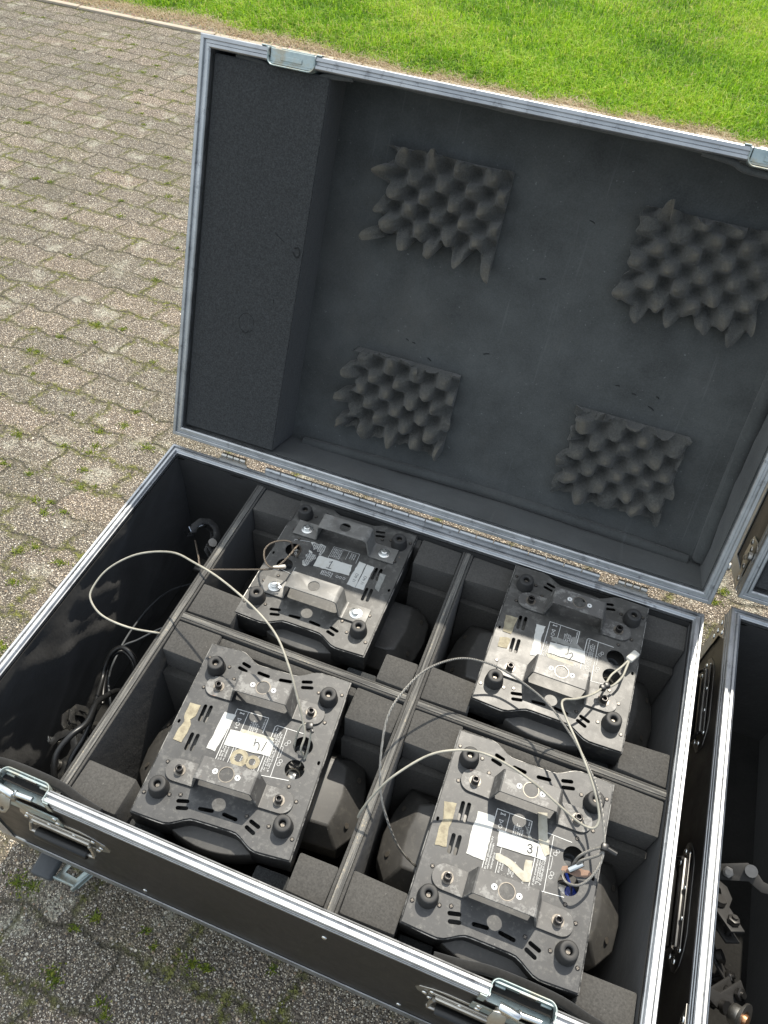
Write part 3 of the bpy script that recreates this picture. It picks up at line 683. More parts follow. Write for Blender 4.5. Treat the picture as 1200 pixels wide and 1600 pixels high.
    # strip of lining pushed inwards behind the latch dishes
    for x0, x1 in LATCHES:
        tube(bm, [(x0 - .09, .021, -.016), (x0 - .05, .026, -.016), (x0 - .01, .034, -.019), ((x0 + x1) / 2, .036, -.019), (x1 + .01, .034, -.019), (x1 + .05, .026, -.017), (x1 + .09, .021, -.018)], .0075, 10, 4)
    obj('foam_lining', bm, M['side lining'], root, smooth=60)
    # ---- dividers: plywood between two foam sheets
    def divider(name, x0, y0, x1, y1, along, mat):
        bm = BM(); z0, z1 = -H_ + .024, -.020; th = (x1 - x0) if along == 'y' else (y1 - y0); f = th * .25; g2 = .0007
        parts = [(0, f - g2, -.001, 2), (f, th - f, 0, 0), (th - f + g2, th, -.002, 2)]
        for a, b, dz, mi in parts:
            if along == 'y': box(bm, (x0 + a, y0, z0), (x0 + b, y1, z1 + dz), .0008, 1, mi=mi)
            else: box(bm, (x0, y0 + a, z0), (x1, y0 + b, z1 + dz), .0008, 1, mi=mi)
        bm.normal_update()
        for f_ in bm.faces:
            if abs(f_.normal.z) < .3: f_.material_index = 1  # upright faces take the foam with bay shade in its colour
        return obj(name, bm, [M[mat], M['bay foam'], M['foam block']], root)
    divider('divider', .222, q, .2425, D_ - q, 'y', 'board edge lengthwise')
    divider('divider', .705, q, .7275, D_ - q, 'y', 'board edge lengthwise')
    divider('divider', .2427, .392, .7048, .411, 'x', 'board edge crosswise')
    divider('divider', .7277, .389, L_ - q, .408, 'x', 'board edge crosswise')
    # ---- foam blocks in the four bays
    fb = M['foam block']
    def fblock(x0, y0, x1, y1, zt=-.021, ledge=None):
        bm = BM(); block(bm, x0, y0, x1, y1, zt, -.40)
        if ledge == 'r': block(bm, x0, y0 - .017, x1, y0 + .002, zt - .062, -.40)
        if ledge == 'f': block(bm, x0, y1 - .002, x1, y1 + .012, zt - .09, -.40)
        obj('foam_block', bm, fb, root)
    for bx, X1 in ((.2430, .7045), (.7280, L_ - q - .001)):
        for y0, y1 in ((q, .391 if bx < .5 else .3885), (.4115 if bx < .5 else .4085, D_ - q)):
            r1 = X1 - bx
            up = y0 > .3
            a1, a2 = (.092, .078) if bx < .5 else (.091, .098)
            fblock(bx + .0003, y1 - .068, bx + a1, y1 - .0003, ledge='r'); fblock(X1 - (a2 + .012), y1 - .068, X1 - .0003, y1 - .0003, ledge='r')
            fblock(bx + .0003, y0 + .004, bx + a1 + (.002 if bx < .5 else 0), y0 + .073, ledge='f'); fblock(X1 - a2 + .012, y0 + .004, X1 - .0003, y0 + .066, ledge='f')
            bm = BM(); block(bm, bx + a1 + .0003, y1 - .022, X1 - a2 - .0126, y1 - .0005, -.026, -.40); block(bm, bx + a1 + .004, y1 - .050, X1 - a2 - .016, y1 - .0223, -.16, -.40); obj('foam_block', bm, fb, root)
            bm = BM(); block(bm, bx + a1 + .006, y0 + .0005, bx + a1 + .062, y0 + .030, -.085, -.40); block(bm, X1 - a2 - .052, y0 + .0005, X1 - a2 + .006, y0 + .034, -.062, -.40); block(bm, bx + a1 + .0623, y0 + .0005, X1 - a2 - .0523, y0 + .012, -.16, -.40); obj('foam_block', bm, M['coarse foam'], root)
    # ---- hinges
    bm = BM(); hy = D_ + .0045; x0h, x1h, kn = .232, .985, .0377; k = 0; x = x0h
    while x < x1h - 1e-6:
        xe = min(x + kn - .0012, x1h); lathe(bm, [(0, 0), (.0050, 0), (.0058, .0008), (.0058, xe - x - .0008), (.0050, xe - x), (0, xe - x)], 12, TR(x, hy, .008) @ RY(PI / 2)); x += kn; k += 1
    box(bm, (x0h, D_ - .0005, -.018), (x1h, D_ + .0012, .007)); obj('piano_hinge', bm, M['alu'], root, smooth=35)
    for xa in (.122, 1.022):
        bm = BM(); x = xa
        for k in range(4): lathe(bm, [(0, 0), (.0052, 0), (.0062, .0008), (.0062, .0132), (.0052, .014), (0, .014)], 12, TR(x, hy + .002, .009) @ RY(PI / 2)); x += .0152
        box(bm, (xa - .004, D_ - .0005, -.030), (xa + .064, D_ + .0014, .006)); obj('hinge', bm, M['nickel steel'], root, smooth=35)
    # ---- lid
    LD = .165                                   # depth of the lid
    bm = BM()
    box(bm, (e, e, -LD + .001), (L_ - e, t, -.008)); box(bm, (e, D_ - t, -LD + .001), (L_ - e, D_ - e, -.008))
    box(bm, (e, t, -LD + .001), (t, D_ - t, -.008)); box(bm, (L_ - t, t, -LD + .001), (L_ - e, D_ - t, -.008)); box(bm, (t, t, -LD + .001), (L_ - t, D_ - t, -LD + .010))
    lid = obj('lid', bm, M['laminate'], root, (0, D_ + .004, .029), (PI / 2 - .4038, 0, 0))
    rim(lid, LIDPROF, D_, 'lid_rail')
    for sx_ in (0, 1):
        for sy_ in (0, 1):
            bm = BM(); xx, yy = sx_ * L_, sy_ * D_; rail(bm, (xx, yy, -.0315), (xx, yy, -LD), ((1 - 2 * sx_), 0, 0), (0, -(1 - 2 * sy_), 0), ANGLE, 0, 0); obj('lid_rail', bm, M['alu'], lid, smooth=30)
    for p0, p1, inw in (((0, 0, -LD), (L_, 0, -LD), (0, 1, 0)), ((L_, 0, -LD), (L_, D_, -LD), (-1, 0, 0)), ((L_, D_, -LD), (0, D_, -LD), (0, -1, 0)), ((0, D_, -LD), (0, 0, -LD), (1, 0, 0))):
        bm = BM(); rail(bm, p0, p1, inw, (0, 0, -1), ANGLE, 1, 1); obj('lid_rail', bm, M['alu'], lid, smooth=30)
    zf = -.128                                  # face of the lid lining
    bm = BM(); lining_panel(bm, (t, t, -LD + .011), (1, 0, 0), (0, 1, 0), (0, 0, 1), L_ - 2 * t, D_ - 2 * t, zf + LD - .011, 11, .0014, 60, 40)
    lining_panel(bm, (t, t, -LD + .02), (0, 1, 0), (0, 0, 1), (1, 0, 0), D_ - 2 * t, LD - .036, .011, 12, .001)
    lining_panel(bm, (L_ - t, t, -LD + .02), (0, 1, 0), (0, 0, 1), (-1, 0, 0), D_ - 2 * t, LD - .036, .0125, 13, .0035)
    lining_panel(bm, (t, t, -LD + .02), (1, 0, 0), (0, 0, 1), (0, 1, 0), L_ - 2 * t, LD - .036, .0115, 14, .002)
    lining_panel(bm, (t, D_ - t, -LD + .02), (1, 0, 0), (0, 0, 1), (0, -1, 0), L_ - 2 * t, LD - .036, .0115, 15, .002)
    for p0, p1 in (((t, t), (.0205, D_ - t)), ((L_ - .0215, t), (L_ - t, D_ - t)), ((.0205, t), (L_ - .0215, .0205)), ((.0205, D_ - .0205), (L_ - .0215, D_ - t))): box(bm, (*p0, -.020), (*p1, -.0165))
    # raised welt where the lining turns up at the hinge side and at the right end
    tube(bm, [(.27, .024, zf + .010), (.6, .034, zf + .002), (.9, .032, zf + .003), (1.15, .024, zf + .010)], .011, 10, 8); tube(bm, [(L_ - .025, .03, zf + .004), (L_ - .034, .25, zf + .001), (L_ - .034, .55, zf + .001), (L_ - .025, D_ - .03, zf + .004)], .016, 10, 8)
    for x0, x1 in LATCHES:
        tube(bm, [(x0 - .07, D_ - .0215, -.018), (x0 - .02, D_ - .026, -.018), (x0, D_ - .033, -.018), ((x0 + x1) / 2, D_ - .035, -.018), (x1, D_ - .033, -.018), (x1 + .02, D_ - .026, -.018), (x1 + .07, D_ - .0215, -.018)], .005, 8, 4)
    obj('lid_lining', bm, M['foam lining'], lid, smooth=60)
    # thick coarse block on the left, its inner side leaning
    bm = BM(); zt = -.013
    V = [bm.verts.new(p) for p in ((.0225, .023, zf - .004), (.2365, .024, zf - .004), (.2405, D_ - .0225, zf - .004), (.0225, D_ - .0225, zf - .004), (.0235, .026, zt), (.2385, .027, zt), (.2540, D_ - .026, zt), (.0235, D_ - .026, zt))]
    for q_ in ((4, 5, 6, 7), (0, 1, 5, 4), (1, 2, 6, 5), (2, 3, 7, 6), (3, 0, 4, 7)): bm.faces.new([V[i] for i in q_])
    bmesh.ops.bevel(bm, geom=list(bm.edges), offset=.002, segments=2, affect='EDGES')
    blk = obj('foam_block', bm, M['coarse foam'], lid)
    bm = BM()                                   # cuts and a round plug pressed into the block
    def groove(pts, r=.0012): tube(bm, [(a - .006, b, zt - .0001) for a, b in pts], r * .55, 6, 3)
    groove([(.150 + .017 * math.cos(k * PI / 10), .290 + .020 * math.sin(k * PI / 10)) for k in range(0, 19)]); groove([(.158, .276), (.150, .268), (.143, .270)], .002); groove([(.190, .480), (.198, .474), (.212, .466)], .0016)
    groove([(.232, .452), (.240, .444), (.246, .450), (.242, .462), (.234, .460)], .003); groove([(.110, .430), (.108, .440)]); groove([(.205, .345), (.203, .352)], .0015); groove([(.068, .46), (.08, .455), (.088, .462)], .001)
    simple('foam cut', (.018, .019, .019), .95); obj('cut', bm, M['foam cut'], blk)
    ef = M['egg crate foam']
    egg_pad('egg_crate_foam', lid, .356, .508, .597, .672, zf, 3, .012, .012, ef); egg_pad('egg_crate_foam', lid, .846, .494, 1.088, .668, zf, 8, .030, .020, ef)
    egg_pad('egg_crate_foam', lid, .356, .096, .590, .273, zf, 5, .044, .030, ef); egg_pad('egg_crate_foam', lid, .843, .094, 1.064, .277, zf, 13, .020, .002, ef)
    bm = BM()                                   # small nicks in the lining
    rr = random.Random(4)
    for px_, py_ in ((.46, .315), (.475, .312), (.515, .287), (.63, .33), (.90, .338), (.935, .330), (.98, .336), (.975, .312), (.70, .50), (.58, .71), (.76, .62)):
        a = rr.uniform(-.6, .4); s = rr.uniform(.003, .007); tube(bm, [(px_ - s * math.cos(a), py_ - s * math.sin(a), zf + .0002), (px_, py_ + .001, zf + .0006), (px_ + s * math.cos(a), py_ + s * math.sin(a), zf + .0002)], .0011, 6, 2)
    obj('nick', bm, M['foam cut'], lid)
    for x0, x1 in LATCHES:
        bm = BM(); latch_pan(bm, x0, x1, -1)
        for v in bm.verts: v.co.y += D_
        box(bm, (x0 + .0015, D_ - .0205, -.0065), (x1 - .0015, D_ + .0008, -.0045), .001, 1); box(bm, (x0 + .022, D_ - .017, -.0048), (x1 - .024, D_ - .009, -.0028), .001, 1); box(bm, (x0 + .006, D_ - .021, -.045), (x1 - .006, D_ - .018, -.004), .001, 1); box(bm, (x0 + .012, D_ + .001, -.05), (x1 - .012, D_ + .0035, -.025), .0008, 1)
        obj('catch', bm, M['zinc'], lid, smooth=30)
    # lid stays: pressed brackets riveted over both joints at the left and right end
    for sx_ in (0, 1):
        x = sx_ * L_; ix = 1 - 2 * sx_; Mx = Matrix(((0, 0, -ix, x - ix * .0024), (1, 0, 0, 0), (0, 1, 0, 0), (0, 0, 0, 1)))
        bm = BM(); pl = cut_plate([[(.004, -.034), (.034, -.040), (.075, -.034), (.098, -.012), (.110, -.030), (.105, -.075), (.060, -.085), (.030, -.060), (.004, -.066)]], .0025, .0006); join(bm, pl, Mx)
        for a, b in ((.018, -.048), (.045, -.052), (.058, -.068), (.085, -.050), (.095, -.066)): rivet(bm, Mx @ TR(a, b, 0), .0065)
        lathe(bm, [(0, 0), (.009, 0), (.009, .007), (.007, .009), (0, .009)], 16, Mx @ TR(.078, -.030, 0)); obj('brace_plate', bm, M['nickel steel'], lid, smooth=35)
    return root
case1 = make_case('open black flight case with its lid up, holding four upturned stage light bases', (0, 0, 0))
def copy_tree(o, parent=None):
    c = o.copy(); C.objects.link(c); c.parent = parent
    for ch in [q for q in KIDS.get(o.name, [])]: copy_tree(ch, c)
    return c
KIDS = {}
def index_kids():
    KIDS.clear()
    for q in bpy.data.objects:
        if q.parent: KIDS.setdefault(q.parent.name, []).append(q)
index_kids()
case2 = copy_tree(case1); case2.location = (1.2513, .042, GZ)
case2['label'] = 'second flight case cut off by the right edge, clamps lying in its dark bay'
# ============================================================ stage light bases (upturned moving heads)
def outline(w_=.135, l_=.1635, dip=.0185, off=0.):
    """plate outline with shallow concave ends"""
    P = []
    def end(s):
        L = [(-w_, l_ - .002), (-.100, l_ - .0005), (-.086, l_)]
        for k in range(0, 17):
            x = -.078 + .156 * k / 16; t = min(1, (1 - abs(x) / .078) * 1.75); L.append((x, l_ - dip * (t * t * (3 - 2 * t))))
        L += [(.086, l_), (.100, l_ - .0005), (w_, l_ - .002)]
        return L
    top = end(1); bot = [(-x, -y) for x, y in top]
    P = top + bot
    if off:
        P = [(x * (1 + off / w_), y * (1 + off / l_)) for x, y in P]
    return P
HOLES = [(.0935, .0215), (.0935, -.0215)]
SLOTS = [((-.0965, .0445), (-.0955, .0115)), ((-.0863, .0455), (-.0858, .0120)), ((-.0965, -.0106), (-.0959, -.0434)), ((-.0863, -.0101), (-.0862, -.0425)),
         ((-.0674, .1415), (-.0491, .1365)), ((-.0714, .1310), (-.0518, .1260)), ((-.0337, .1310), (-.0088, .1285)), ((.0090, .1284), (.0337, .1312)), ((.0499, .1367), (.0697, .1419)), ((.0525, .1258), (.0747, .1311)),
         ((-.0729, -.1265), (-.0521, -.1215)), ((-.0690, -.1372), (-.0491, -.1325)), ((-.0340, -.1276), (-.0078, -.1250)), ((.0067, -.1244), (.0339, -.1274)), ((.0528, -.1217), (.0728, -.1286)), ((.0493, -.1320), (.0686, -.1401))]
FEET = [(-.1075, .1165), (.1080, .1175), (-.1078, -.1160), (.1085, -.1175)]
SCREWS = [(-.0865, .1258), (-.0691, .1053), (-.1145, .0742), (-.1146, -.0705), (-.0876, -.1208), (-.0702, -.1156), (.0461, -.1174), (.0857, -.1222), (.1145, -.0723), (.0943, -.052), (.1154, .0731), (.0866, .125), (.0935, .052)]
EDGE_SCREWS = [(-.1285, .1335), (-.1290, -.1285), (.1284, -.1305), (.1284, .1328)]
NOTCH = [(-.1285, .0021), (.1287, .0006)]
m = N('worn lip', .4, .3); m.col(m.ramp(m.noise(35, 5, .7), [(.42, (.03, .03, .03)), (.58, (.34, .33, .31))])); M['worn lip'] = m.m
def ngon(r, n, a0=0): return [(r * math.cos(a0 + 2 * PI * k / n), r * math.sin(a0 + 2 * PI * k / n)) for k in range(n)]
def phillips(bm, M_, r=.0036, h=.0012):
    lathe(bm, [(r, 0), (r, h * .4), (r * .8, h), (0, h)], 14, M_)
def cross_mark(bm, M_, r, z):
    for a in (.4, .4 + PI / 2): box(bm, (-r * .62, -r * .13, z), (r * .62, r * .13, z + .00025), M=M_ @ RZ(a))
def make_light(label, loc, rot, hexbolts=False, plate='painted steel', bracket='bracket steel', blue=False):
    root = thing('stage_light', loc, rot); tag(root, label, 'stage light', 'upturned stage lights packed in the case bays')
    # base plate with its cut-outs
    outs = [outline()] + [circ(x, y, .0168, 28) for x, y in HOLES] + [slot(a, b, .0031) for a, b in SLOTS] + [slot((x, y - .0035), (x, y + .0035), .0022) for x, y in NOTCH]
    bp = obj('base_plate', cut_plate(outs, .0016, .0004), M[plate], root, smooth=18)
    # tray below: wall ring with rolled lip and a floor
    ou = outline(off=.0022); inn = outline(off=-.004)
    bm = cut_plate([ou, inn], .050, .0015, -.0032, 2); hs = obj('housing', bm, M['housing steel'], root, smooth=28)
    bm = BM(); L3 = [(x, y, -.0034) for x, y in outline(off=.0017)]; tube(bm, L3 + [L3[0]], .0009, 6, 1); obj('lip', bm, M['worn lip'], hs)
    bm = BM(); join(bm, cut_plate([outline(off=-.0045)], .002, 0, -.049)); hf = obj('housing_floor', bm, M['housing steel'], root)
    # sockets and wiring seen through the holes
    for k, (x, y) in enumerate(HOLES):
        bm = BM(); lathe(bm, [(.0145, -.044), (.0145, -.020), (.0125, -.018), (.0115, -.020), (.0115, -.040), (0, -.040)], 22, TR(x - .003, y - .004, 0)); box(bm, (x - .012, y - .010, -.030), (x + .002, y + .004, -.024), .001)
        s_ = obj('socket', bm, M['grey plastic'] if k == 0 else M['nickel steel'], root)
    if blue: bm = BM(); tube(bm, [(.05, .03, -.035), (.08, .01, -.02), (.10, -.01, -.03), (.11, -.03, -.02), (.09, -.05, -.035)], .0028, 8, 6); obj('inner_wire', bm, M['blue connector'], root)
    bm = BM(); box(bm, (-.105, -.05, -.047), (-.075, .05, -.020), .002); obj('power_supply', bm, M['galvanised bracket'], root)
    bm = BM(); box(bm, (-.07, -.06, -.047), (.05, .06, -.030), .002); obj('circuit_board', bm, M['galvanised bracket'], root)
    for a, b in ((-.140, -.118), (.118, .140)):
        bm = BM(); box(bm, (-.03, a, -.046), (.03, b, -.022), .002); obj('inner_bracket', bm, M['housing steel'], root)
    # lower turntable body whose round ends show past the concave edges
    A = []
    for s in (1, -1):
        for k in range(0, 25):
            a = math.radians(90 - 43 + 86 * k / 24) + (0 if s == 1 else PI); A.append((.177 * math.cos(a), .177 * math.sin(a)))
    bm = BM(); join(bm, cut_plate([A], .050, .003, -.030, 2)); join(bm, cut_plate([[(x * .80, y * .80) for x, y in A]], .040, .002, -.0812, 1)); obj('turntable', bm, M['cast yoke'], root, smooth=25)
    # yoke: cast cross piece with chamfered ends and two arms going down
    top = [(.168, .058), (.175, .005), (.172, -.030), (.168, -.058)]; low = [(.190, .092), (.208, .040), (.214, -.005), (.210, -.050), (.186, -.082)]
    def ring(pr, pl_, z): return [(x, y, z) for x, y in pr] + [(-x, -y, z) for x, y in pr] if False else [(x, y, z) for x, y in pr] + [(-x, y, z) for x, y in reversed(pl_)]
    bm = BM(); T5 = [(.150, .066), (.168, .056), (.1755, .005), (.173, -.030), (.166, -.058)]; B5 = low
    layers = [([(x * .97, y * .97) for x, y in T5], -.1185), (T5, -.121), (B5, -.158), ([(x, y * .96) for x, y in B5], -.215), ([(x * .97, y * .6) for x, y in B5], -.30), ([(x * .90, y * .4) for x, y in B5], -.34)]
    rings = [[bm.verts.new((x, y, z)) for x, y in P] + [bm.verts.new((-x, y, z)) for x, y in reversed(P)] for P, z in layers[:4]]
    for a, b in zip(rings, rings[1:]):
        n = len(a)
        for k in range(n): bm.faces.new((a[k], a[(k + 1) % n], b[(k + 1) % n], b[k]))
    bm.faces.new(rings[0]); bm.faces.new(rings[-1])
    yk = obj('yoke', bm, M['cast yoke'], root, smooth=28)
    md = yk.modifiers.new('bevel', 'BEVEL'); md.width = .004; md.segments = 3; md.limit_method = 'ANGLE'
    for s in (-1, 1):
        bm = BM(); box(bm, (s * .175 - .03, -.052, -.37), (s * .175 + .03, .052, -.2145), .012, 3); obj('yoke_arm', bm, M['cast yoke'], root)
        for a, b in ((.045, .030), (-.040, .012)):
            bm = BM(); lathe(bm, [(.0052, 0), (.0052, .0006), (0, .0006)], 14, TR(s * (.192 if a > 0 else .194), a, -.139) @ RY(s * .83)); obj('yoke_plug', bm, M['rubbed screw'], root)
    bm = BM(); lathe(bm, [(0, -.385), (.075, -.385), (.082, -.375), (.088, -.34), (.110, -.30), (.116, -.275), (.105, -.245), (.07, -.222), (0, -.216)], 28); obj('lamp_head', bm, M['cast yoke'], root)
    # omega brackets
    for yb in (.0815, -.0800):
        e_ = [(-.0575, .0016), (-.0575 + .0015, .0026)]
        th = .0028; hw = .0195; dx = .0465; zt = .050
        bm = BM(); dk = cut_plate([[(-dx, -hw), (dx, -hw), (dx, hw), (-dx, hw)], circ(0, 0, .0118, 28)], th, .0005); join(bm, dk, TR(0, yb, zt))
        for s in (-1, 1):
            if hexbolts: path = [(dx - .0005, zt - th / 2), (dx + .004, zt - th / 2 - .0008), (dx + .0068, zt - .0045), (dx + .0082, zt - .009), (.0590, .0085), (.0602, .0050), (.0625, .0034), (.0660, .0030)]
            else: path = [(dx - .0005, zt - th / 2), (dx + .0010, zt - th / 2 - .0006), (dx + .0016, zt - .0030), (.0570, .0048), (.0578, .0034), (.0600, .0030)]
            W_ = []
            for i, (px_, pz_) in enumerate(path):
                a = Vector(path[max(i - 1, 0)]); b = Vector(path[min(i + 1, len(path) - 1)]); d = (b - a).normalized(); nn_ = Vector((-d.y, d.x)) * th / 2
                W_.append([bm.verts.new((s * (px_ + q * nn_.x), yb + t_, pz_ + q * nn_.y)) for q in (1, -1) for t_ in (-hw, hw)])
            for A_, B_ in zip(W_, W_[1:]):
                for i, j in ((0, 1), (1, 3), (3, 2), (2, 0)): bm.faces.new((A_[i], A_[j], B_[j], B_[i]))
            bm.faces.new((W_[0][0], W_[0][1], W_[0][3], W_[0][2])); bm.faces.new((W_[-1][0], W_[-1][1], W_[-1][3], W_[-1][2]))
            x0 = path[-1][0] - .0003
            if hexbolts: tab = [(x0, -hw), (.1130, -hw), (.1130, hw), (x0, hw)]
            else: tab = [(x0, -hw)] + [(.0925 + hw * math.cos(a), hw * math.sin(a)) for a in [math.radians(-90 + 180 * k / 14) for k in range(15)]] + [(x0, hw)]
            tab = [(s * x, y) for x, y in tab]
            join(bm, cut_plate([tab if s > 0 else tab[::-1]], th, .0005), TR(0, yb, .0030 + th / 2))
        br = obj('bracket', bm, M[bracket], root, smooth=20 if not hexbolts else 32)
        for s in (-1, 1):
            bx = s * .0875; zb = .0030 + th / 2
            if hexbolts:
                bm = BM(); lathe(bm, [(0, 0), (.0125, 0), (.0125, .0012), (.0095, .0018), (0, .0018)], 24, TR(bx, yb, zb)); join(bm, cut_plate([ngon(.0078, 6, .3)], .0062, .0008), TR(bx, yb, zb + .0078)); lathe(bm, [(.0048, .0), (.0044, .0008), (0, .0008)], 16, TR(bx, yb, zb + .0077))
                obj('bolt', bm, M['bright steel'], br)
            else:
                bm = BM(); lathe(bm, [(0, 0), (.0098, 0), (.0098, .0011), (0, .0011)], 22, TR(bx, yb, zb)); obj('washer', bm, M['rubbed screw'], br)
                bm = BM(); hx = [(.0038 * math.cos(k * PI / 3), .0038 * math.sin(k * PI / 3)) for k in range(6)]
                join(bm, cut_plate([circ(0, 0, .0066, 20), hx], .0100, .0007), TR(bx, yb, zb + .0112)); lathe(bm, [(0, 0), (.006, 0), (.006, .004), (0, .004)], 18, TR(bx, yb, zb + .0012)); obj('bolt', bm, M['black screw'], br)
        if not hexbolts:
            for s in (-1, 1):
                bm = BM(); lathe(bm, [(.0046, 0), (.0046, .0003), (.0016, .0003), (.0015, .0002), (0, .0002)], 16, TR(s * .0192, yb, zt)); obj('screw', bm, M['white print'], br)
                bm = BM(); lathe(bm, [(.0013, 0), (.0013, .0006), (0, .0006)], 10, TR(s * .0192, yb, zt)); obj('screw_socket', bm, M['ink'], br)
            bm = BM(); lathe(bm, [(.0118, 0), (.0118, .0005), (.0132, .0005), (.0134, 0)], 28, TR(0, yb, zt - .0001)); obj('hole_rim', bm, M['rubbed screw'], br)
    for x, y in FEET:
        bm = BM(); lathe(bm, [(.0055, .0215), (.0055, .011), (0, .011)], 18, TR(x, y, 0)); lathe(bm, [(.0172, 0), (.0172, .0025), (.0146, .0205), (.0136, .0225), (.0122, .0230), (.0080, .0230), (.0062, .0224), (.0055, .0212)], 26, TR(x, y, 0))
        ft = obj('rubber_foot', bm, M['rubber'], root, smooth=50)
        bm = BM(); phillips(bm, TR(x, y, .0110), .0044, .004); cross_mark(bm, TR(x, y, .0), .0044, .0150); obj('screw', bm, M['rubbed screw'], ft)
    sm_ = None
    for i, (x, y) in enumerate(SCREWS + EDGE_SCREWS):
        if sm_ is None:
            bm = BM(); phillips(bm, TR(0, 0, 0)); sm_ = obj('screw', bm, M['black screw'], root); cm = BM(); cross_mark(cm, TR(0, 0, 0), .0036, .0013); c0 = obj('screw_slot', cm, M['rubbed screw'], sm_); o = sm_
            first = o
        else:
            o = sm_.copy(); C.objects.link(o); q = c0.copy(); C.objects.link(q); q.parent = o
        o.location = (x, y, 0); o.rotation_euler = (0, 0, rng.random() * 3)
    return root
zp = .00045
def glyph_lines(bm, x, y0, y1, r, hgt=.0021, w=.00060):
    """a line of tiny printed characters running down the plate, too small to read in the photo"""
    y = y0; s = -1 if y1 < y0 else 1
    while (y1 - y) * s > .001:
        if r.random() < .14: y += s * .0012; continue
        k = r.choice((0, 1, 2, 3)); a = hgt / 2; b = .00045
        if k == 0: ribbon(bm, [(x - a, y), (x + a, y)], w, zp)
        elif k == 1: ribbon(bm, [(x - a, y - b), (x + a, y - b)], w, zp); ribbon(bm, [(x - a, y), (x - a, y + b)], w, zp)
        elif k == 2: ribbon(bm, [(x, y - b), (x, y + b)], w, zp); ribbon(bm, [(x - a, y), (x + a * .2, y)], w, zp)
        else: ribbon(bm, [(x - a, y - b), (x + a * .4, y + b)], w, zp)
        y += s * .00165
def printing(root, seed, f1=False):
    r = random.Random(seed); bm = BM(); W1 = .0011
    ribbon(bm, [(-.0405, -.046), (-.0405, .0525), (.0185, .0525), (.0185, .024)], W1, zp); ribbon(bm, [(-.0190, .0525), (-.0190, -.046)], W1 * .8, zp)
    ribbon(bm, [(.0860, .0430), (.0380, .0438), (.0352, .0410), (.0352, -.046), (.0380, -.0480), (.0900, -.0425)], W1, zp); ribbon(bm, [(.0565, .0435), (.0590, -.046)], W1 * .8, zp)
    for x, a, b in ((.0405, .041, -.043), (.0447, .030, -.040), (.0480, .034, -.036), (.0515, .032, -.040)): glyph_lines(bm, x, a, b, r)
    for x, a, b in ((-.0145, -.016, -.044), (-.0105, -.018, -.040), (-.0065, .036, .018), (-.0030, .040, .019), (.0005, .038, .020), (.0040, .036, .022), (.0075, .033, .018), (.0150, .049, .030), (-.0360, .006, -.046), (-.0320, -.004, -.046), (-.0270, -.016, -.044), (.0005, -.020, -.044), (.0040, -.020, -.040), (.0075, -.018, -.044), (.0250, -.020, -.046), (.0285, -.018, -.044)): glyph_lines(bm, x, a, b, r)
    # column of symbols: crossed lines, warning triangle, round mark
    ribbon(bm, [(-.033, .0485), (-.0255, .0455), (-.0255, .0485), (-.033, .0455)], .0008, zp, True); ribbon(bm, [(-.033, .0365), (-.0262, .0365), (-.0296, .0315)], .0008, zp, True)
    ribbon(bm, [(-.0293 + .0031 * math.cos(k * PI / 5), .0265 + .0031 * math.sin(k * PI / 5)) for k in range(10)], .0008, zp, True); ribbon(bm, [(-.032, .0195), (-.0262, .0195)], .0008, zp); ribbon(bm, [(-.029, .0210), (-.029, .0180)], .0008, zp)
    for x, y in ((.0680, .0215), (.0645, .0160), (.0660, -.0150), (.0645, -.0210)): ribbon(bm, [(x + .0028 * math.cos(k * PI / 5), y + .0028 * math.sin(k * PI / 5)) for k in range(10)], .0007, zp, True)
    ribbon(bm, [(.0598 + .0022 * math.cos(a), (.0085 if 0 < k <= 6 else -.0085) + .0022 * math.sin(a)) for k, a in enumerate([math.radians(v) for v in (0, 15, 60, 90, 120, 165, 180, 195, 240, 270, 300, 345)])], .0006, zp, True)
    obj('printed_marking', bm, M['white print'], root, smooth=None)
def sticker(root, name, pts, mat, z=.0007, th=.0003, label=None):
    r = random.Random(len(pts) + int(abs(pts[0][0]) * 1e5))
    # ragged torn edge
    P = []
    n = len(pts)
    for i in range(n):
        a = Vector(pts[i]); b = Vector(pts[(i + 1) % n]); k = max(1, int((b - a).length / .006)); nn_ = Vector((-(b - a).y, (b - a).x)).normalized()
        for q in range(k): P.append(tuple(a.lerp(b, q / k) + nn_ * (r.uniform(-.0007, .0007) if q else 0)))
    o = obj(name, cut_plate([P], th, 0, z + th), M[mat], root, smooth=None)
    if label: o['label'] = label
    return o
def digits(parent, strokes, z, w=.0015, name='handwritten_number', mat='ink', label=None):
    bm = BM()
    for i, s_ in enumerate(strokes): ribbon(bm, [(p.x, p.y) for p in spline([(a, b, 0) for a, b in s_], 5)] if len(s_) > 2 else s_, w, z + .00003 * i)
    o = obj(name, bm, M[mat], parent, smooth=None)
    if label: o['label'] = label
    return o
ST = .00135
# fixture 14 (front left bay)
f14 = make_light('stage light base with the handwritten number 14 on its white sticker', (.4798, .2143, -.0136), (-.002, .0015, .0883))
printing(f14, 1)
sticker(f14, 'masking_tape', [(-.0592, .0411), (-.0380, .0410), (-.0425, .010), (-.0467, -.0313), (-.0629, -.0300)], 'white sticker', label='dirty strip of white tape')
sticker(f14, 'masking_tape', [(-.018, .020), (.040, .020), (.041, .013), (-.018, .013)], 'masking tape', z=.0006)
st = sticker(f14, 'sticker', [(-.0367, .0130), (.0424, .0148), (.0458, -.0135), (-.0370, -.0158)], 'white sticker', z=.0011, label='white sticker numbered 14 in pen')
digits(st, [[(.0116, .0100), (.0125, .0000), (.0132, -.0035)], [(.0128, .0015), (.0165, .0045), (.0205, .0015), (.0225, -.0050), (.0220, -.0085)], [(.0313, .0096), (.0300, .0000), (.0288, -.0080)]], .00155, .0015, label='number 14, upside down')
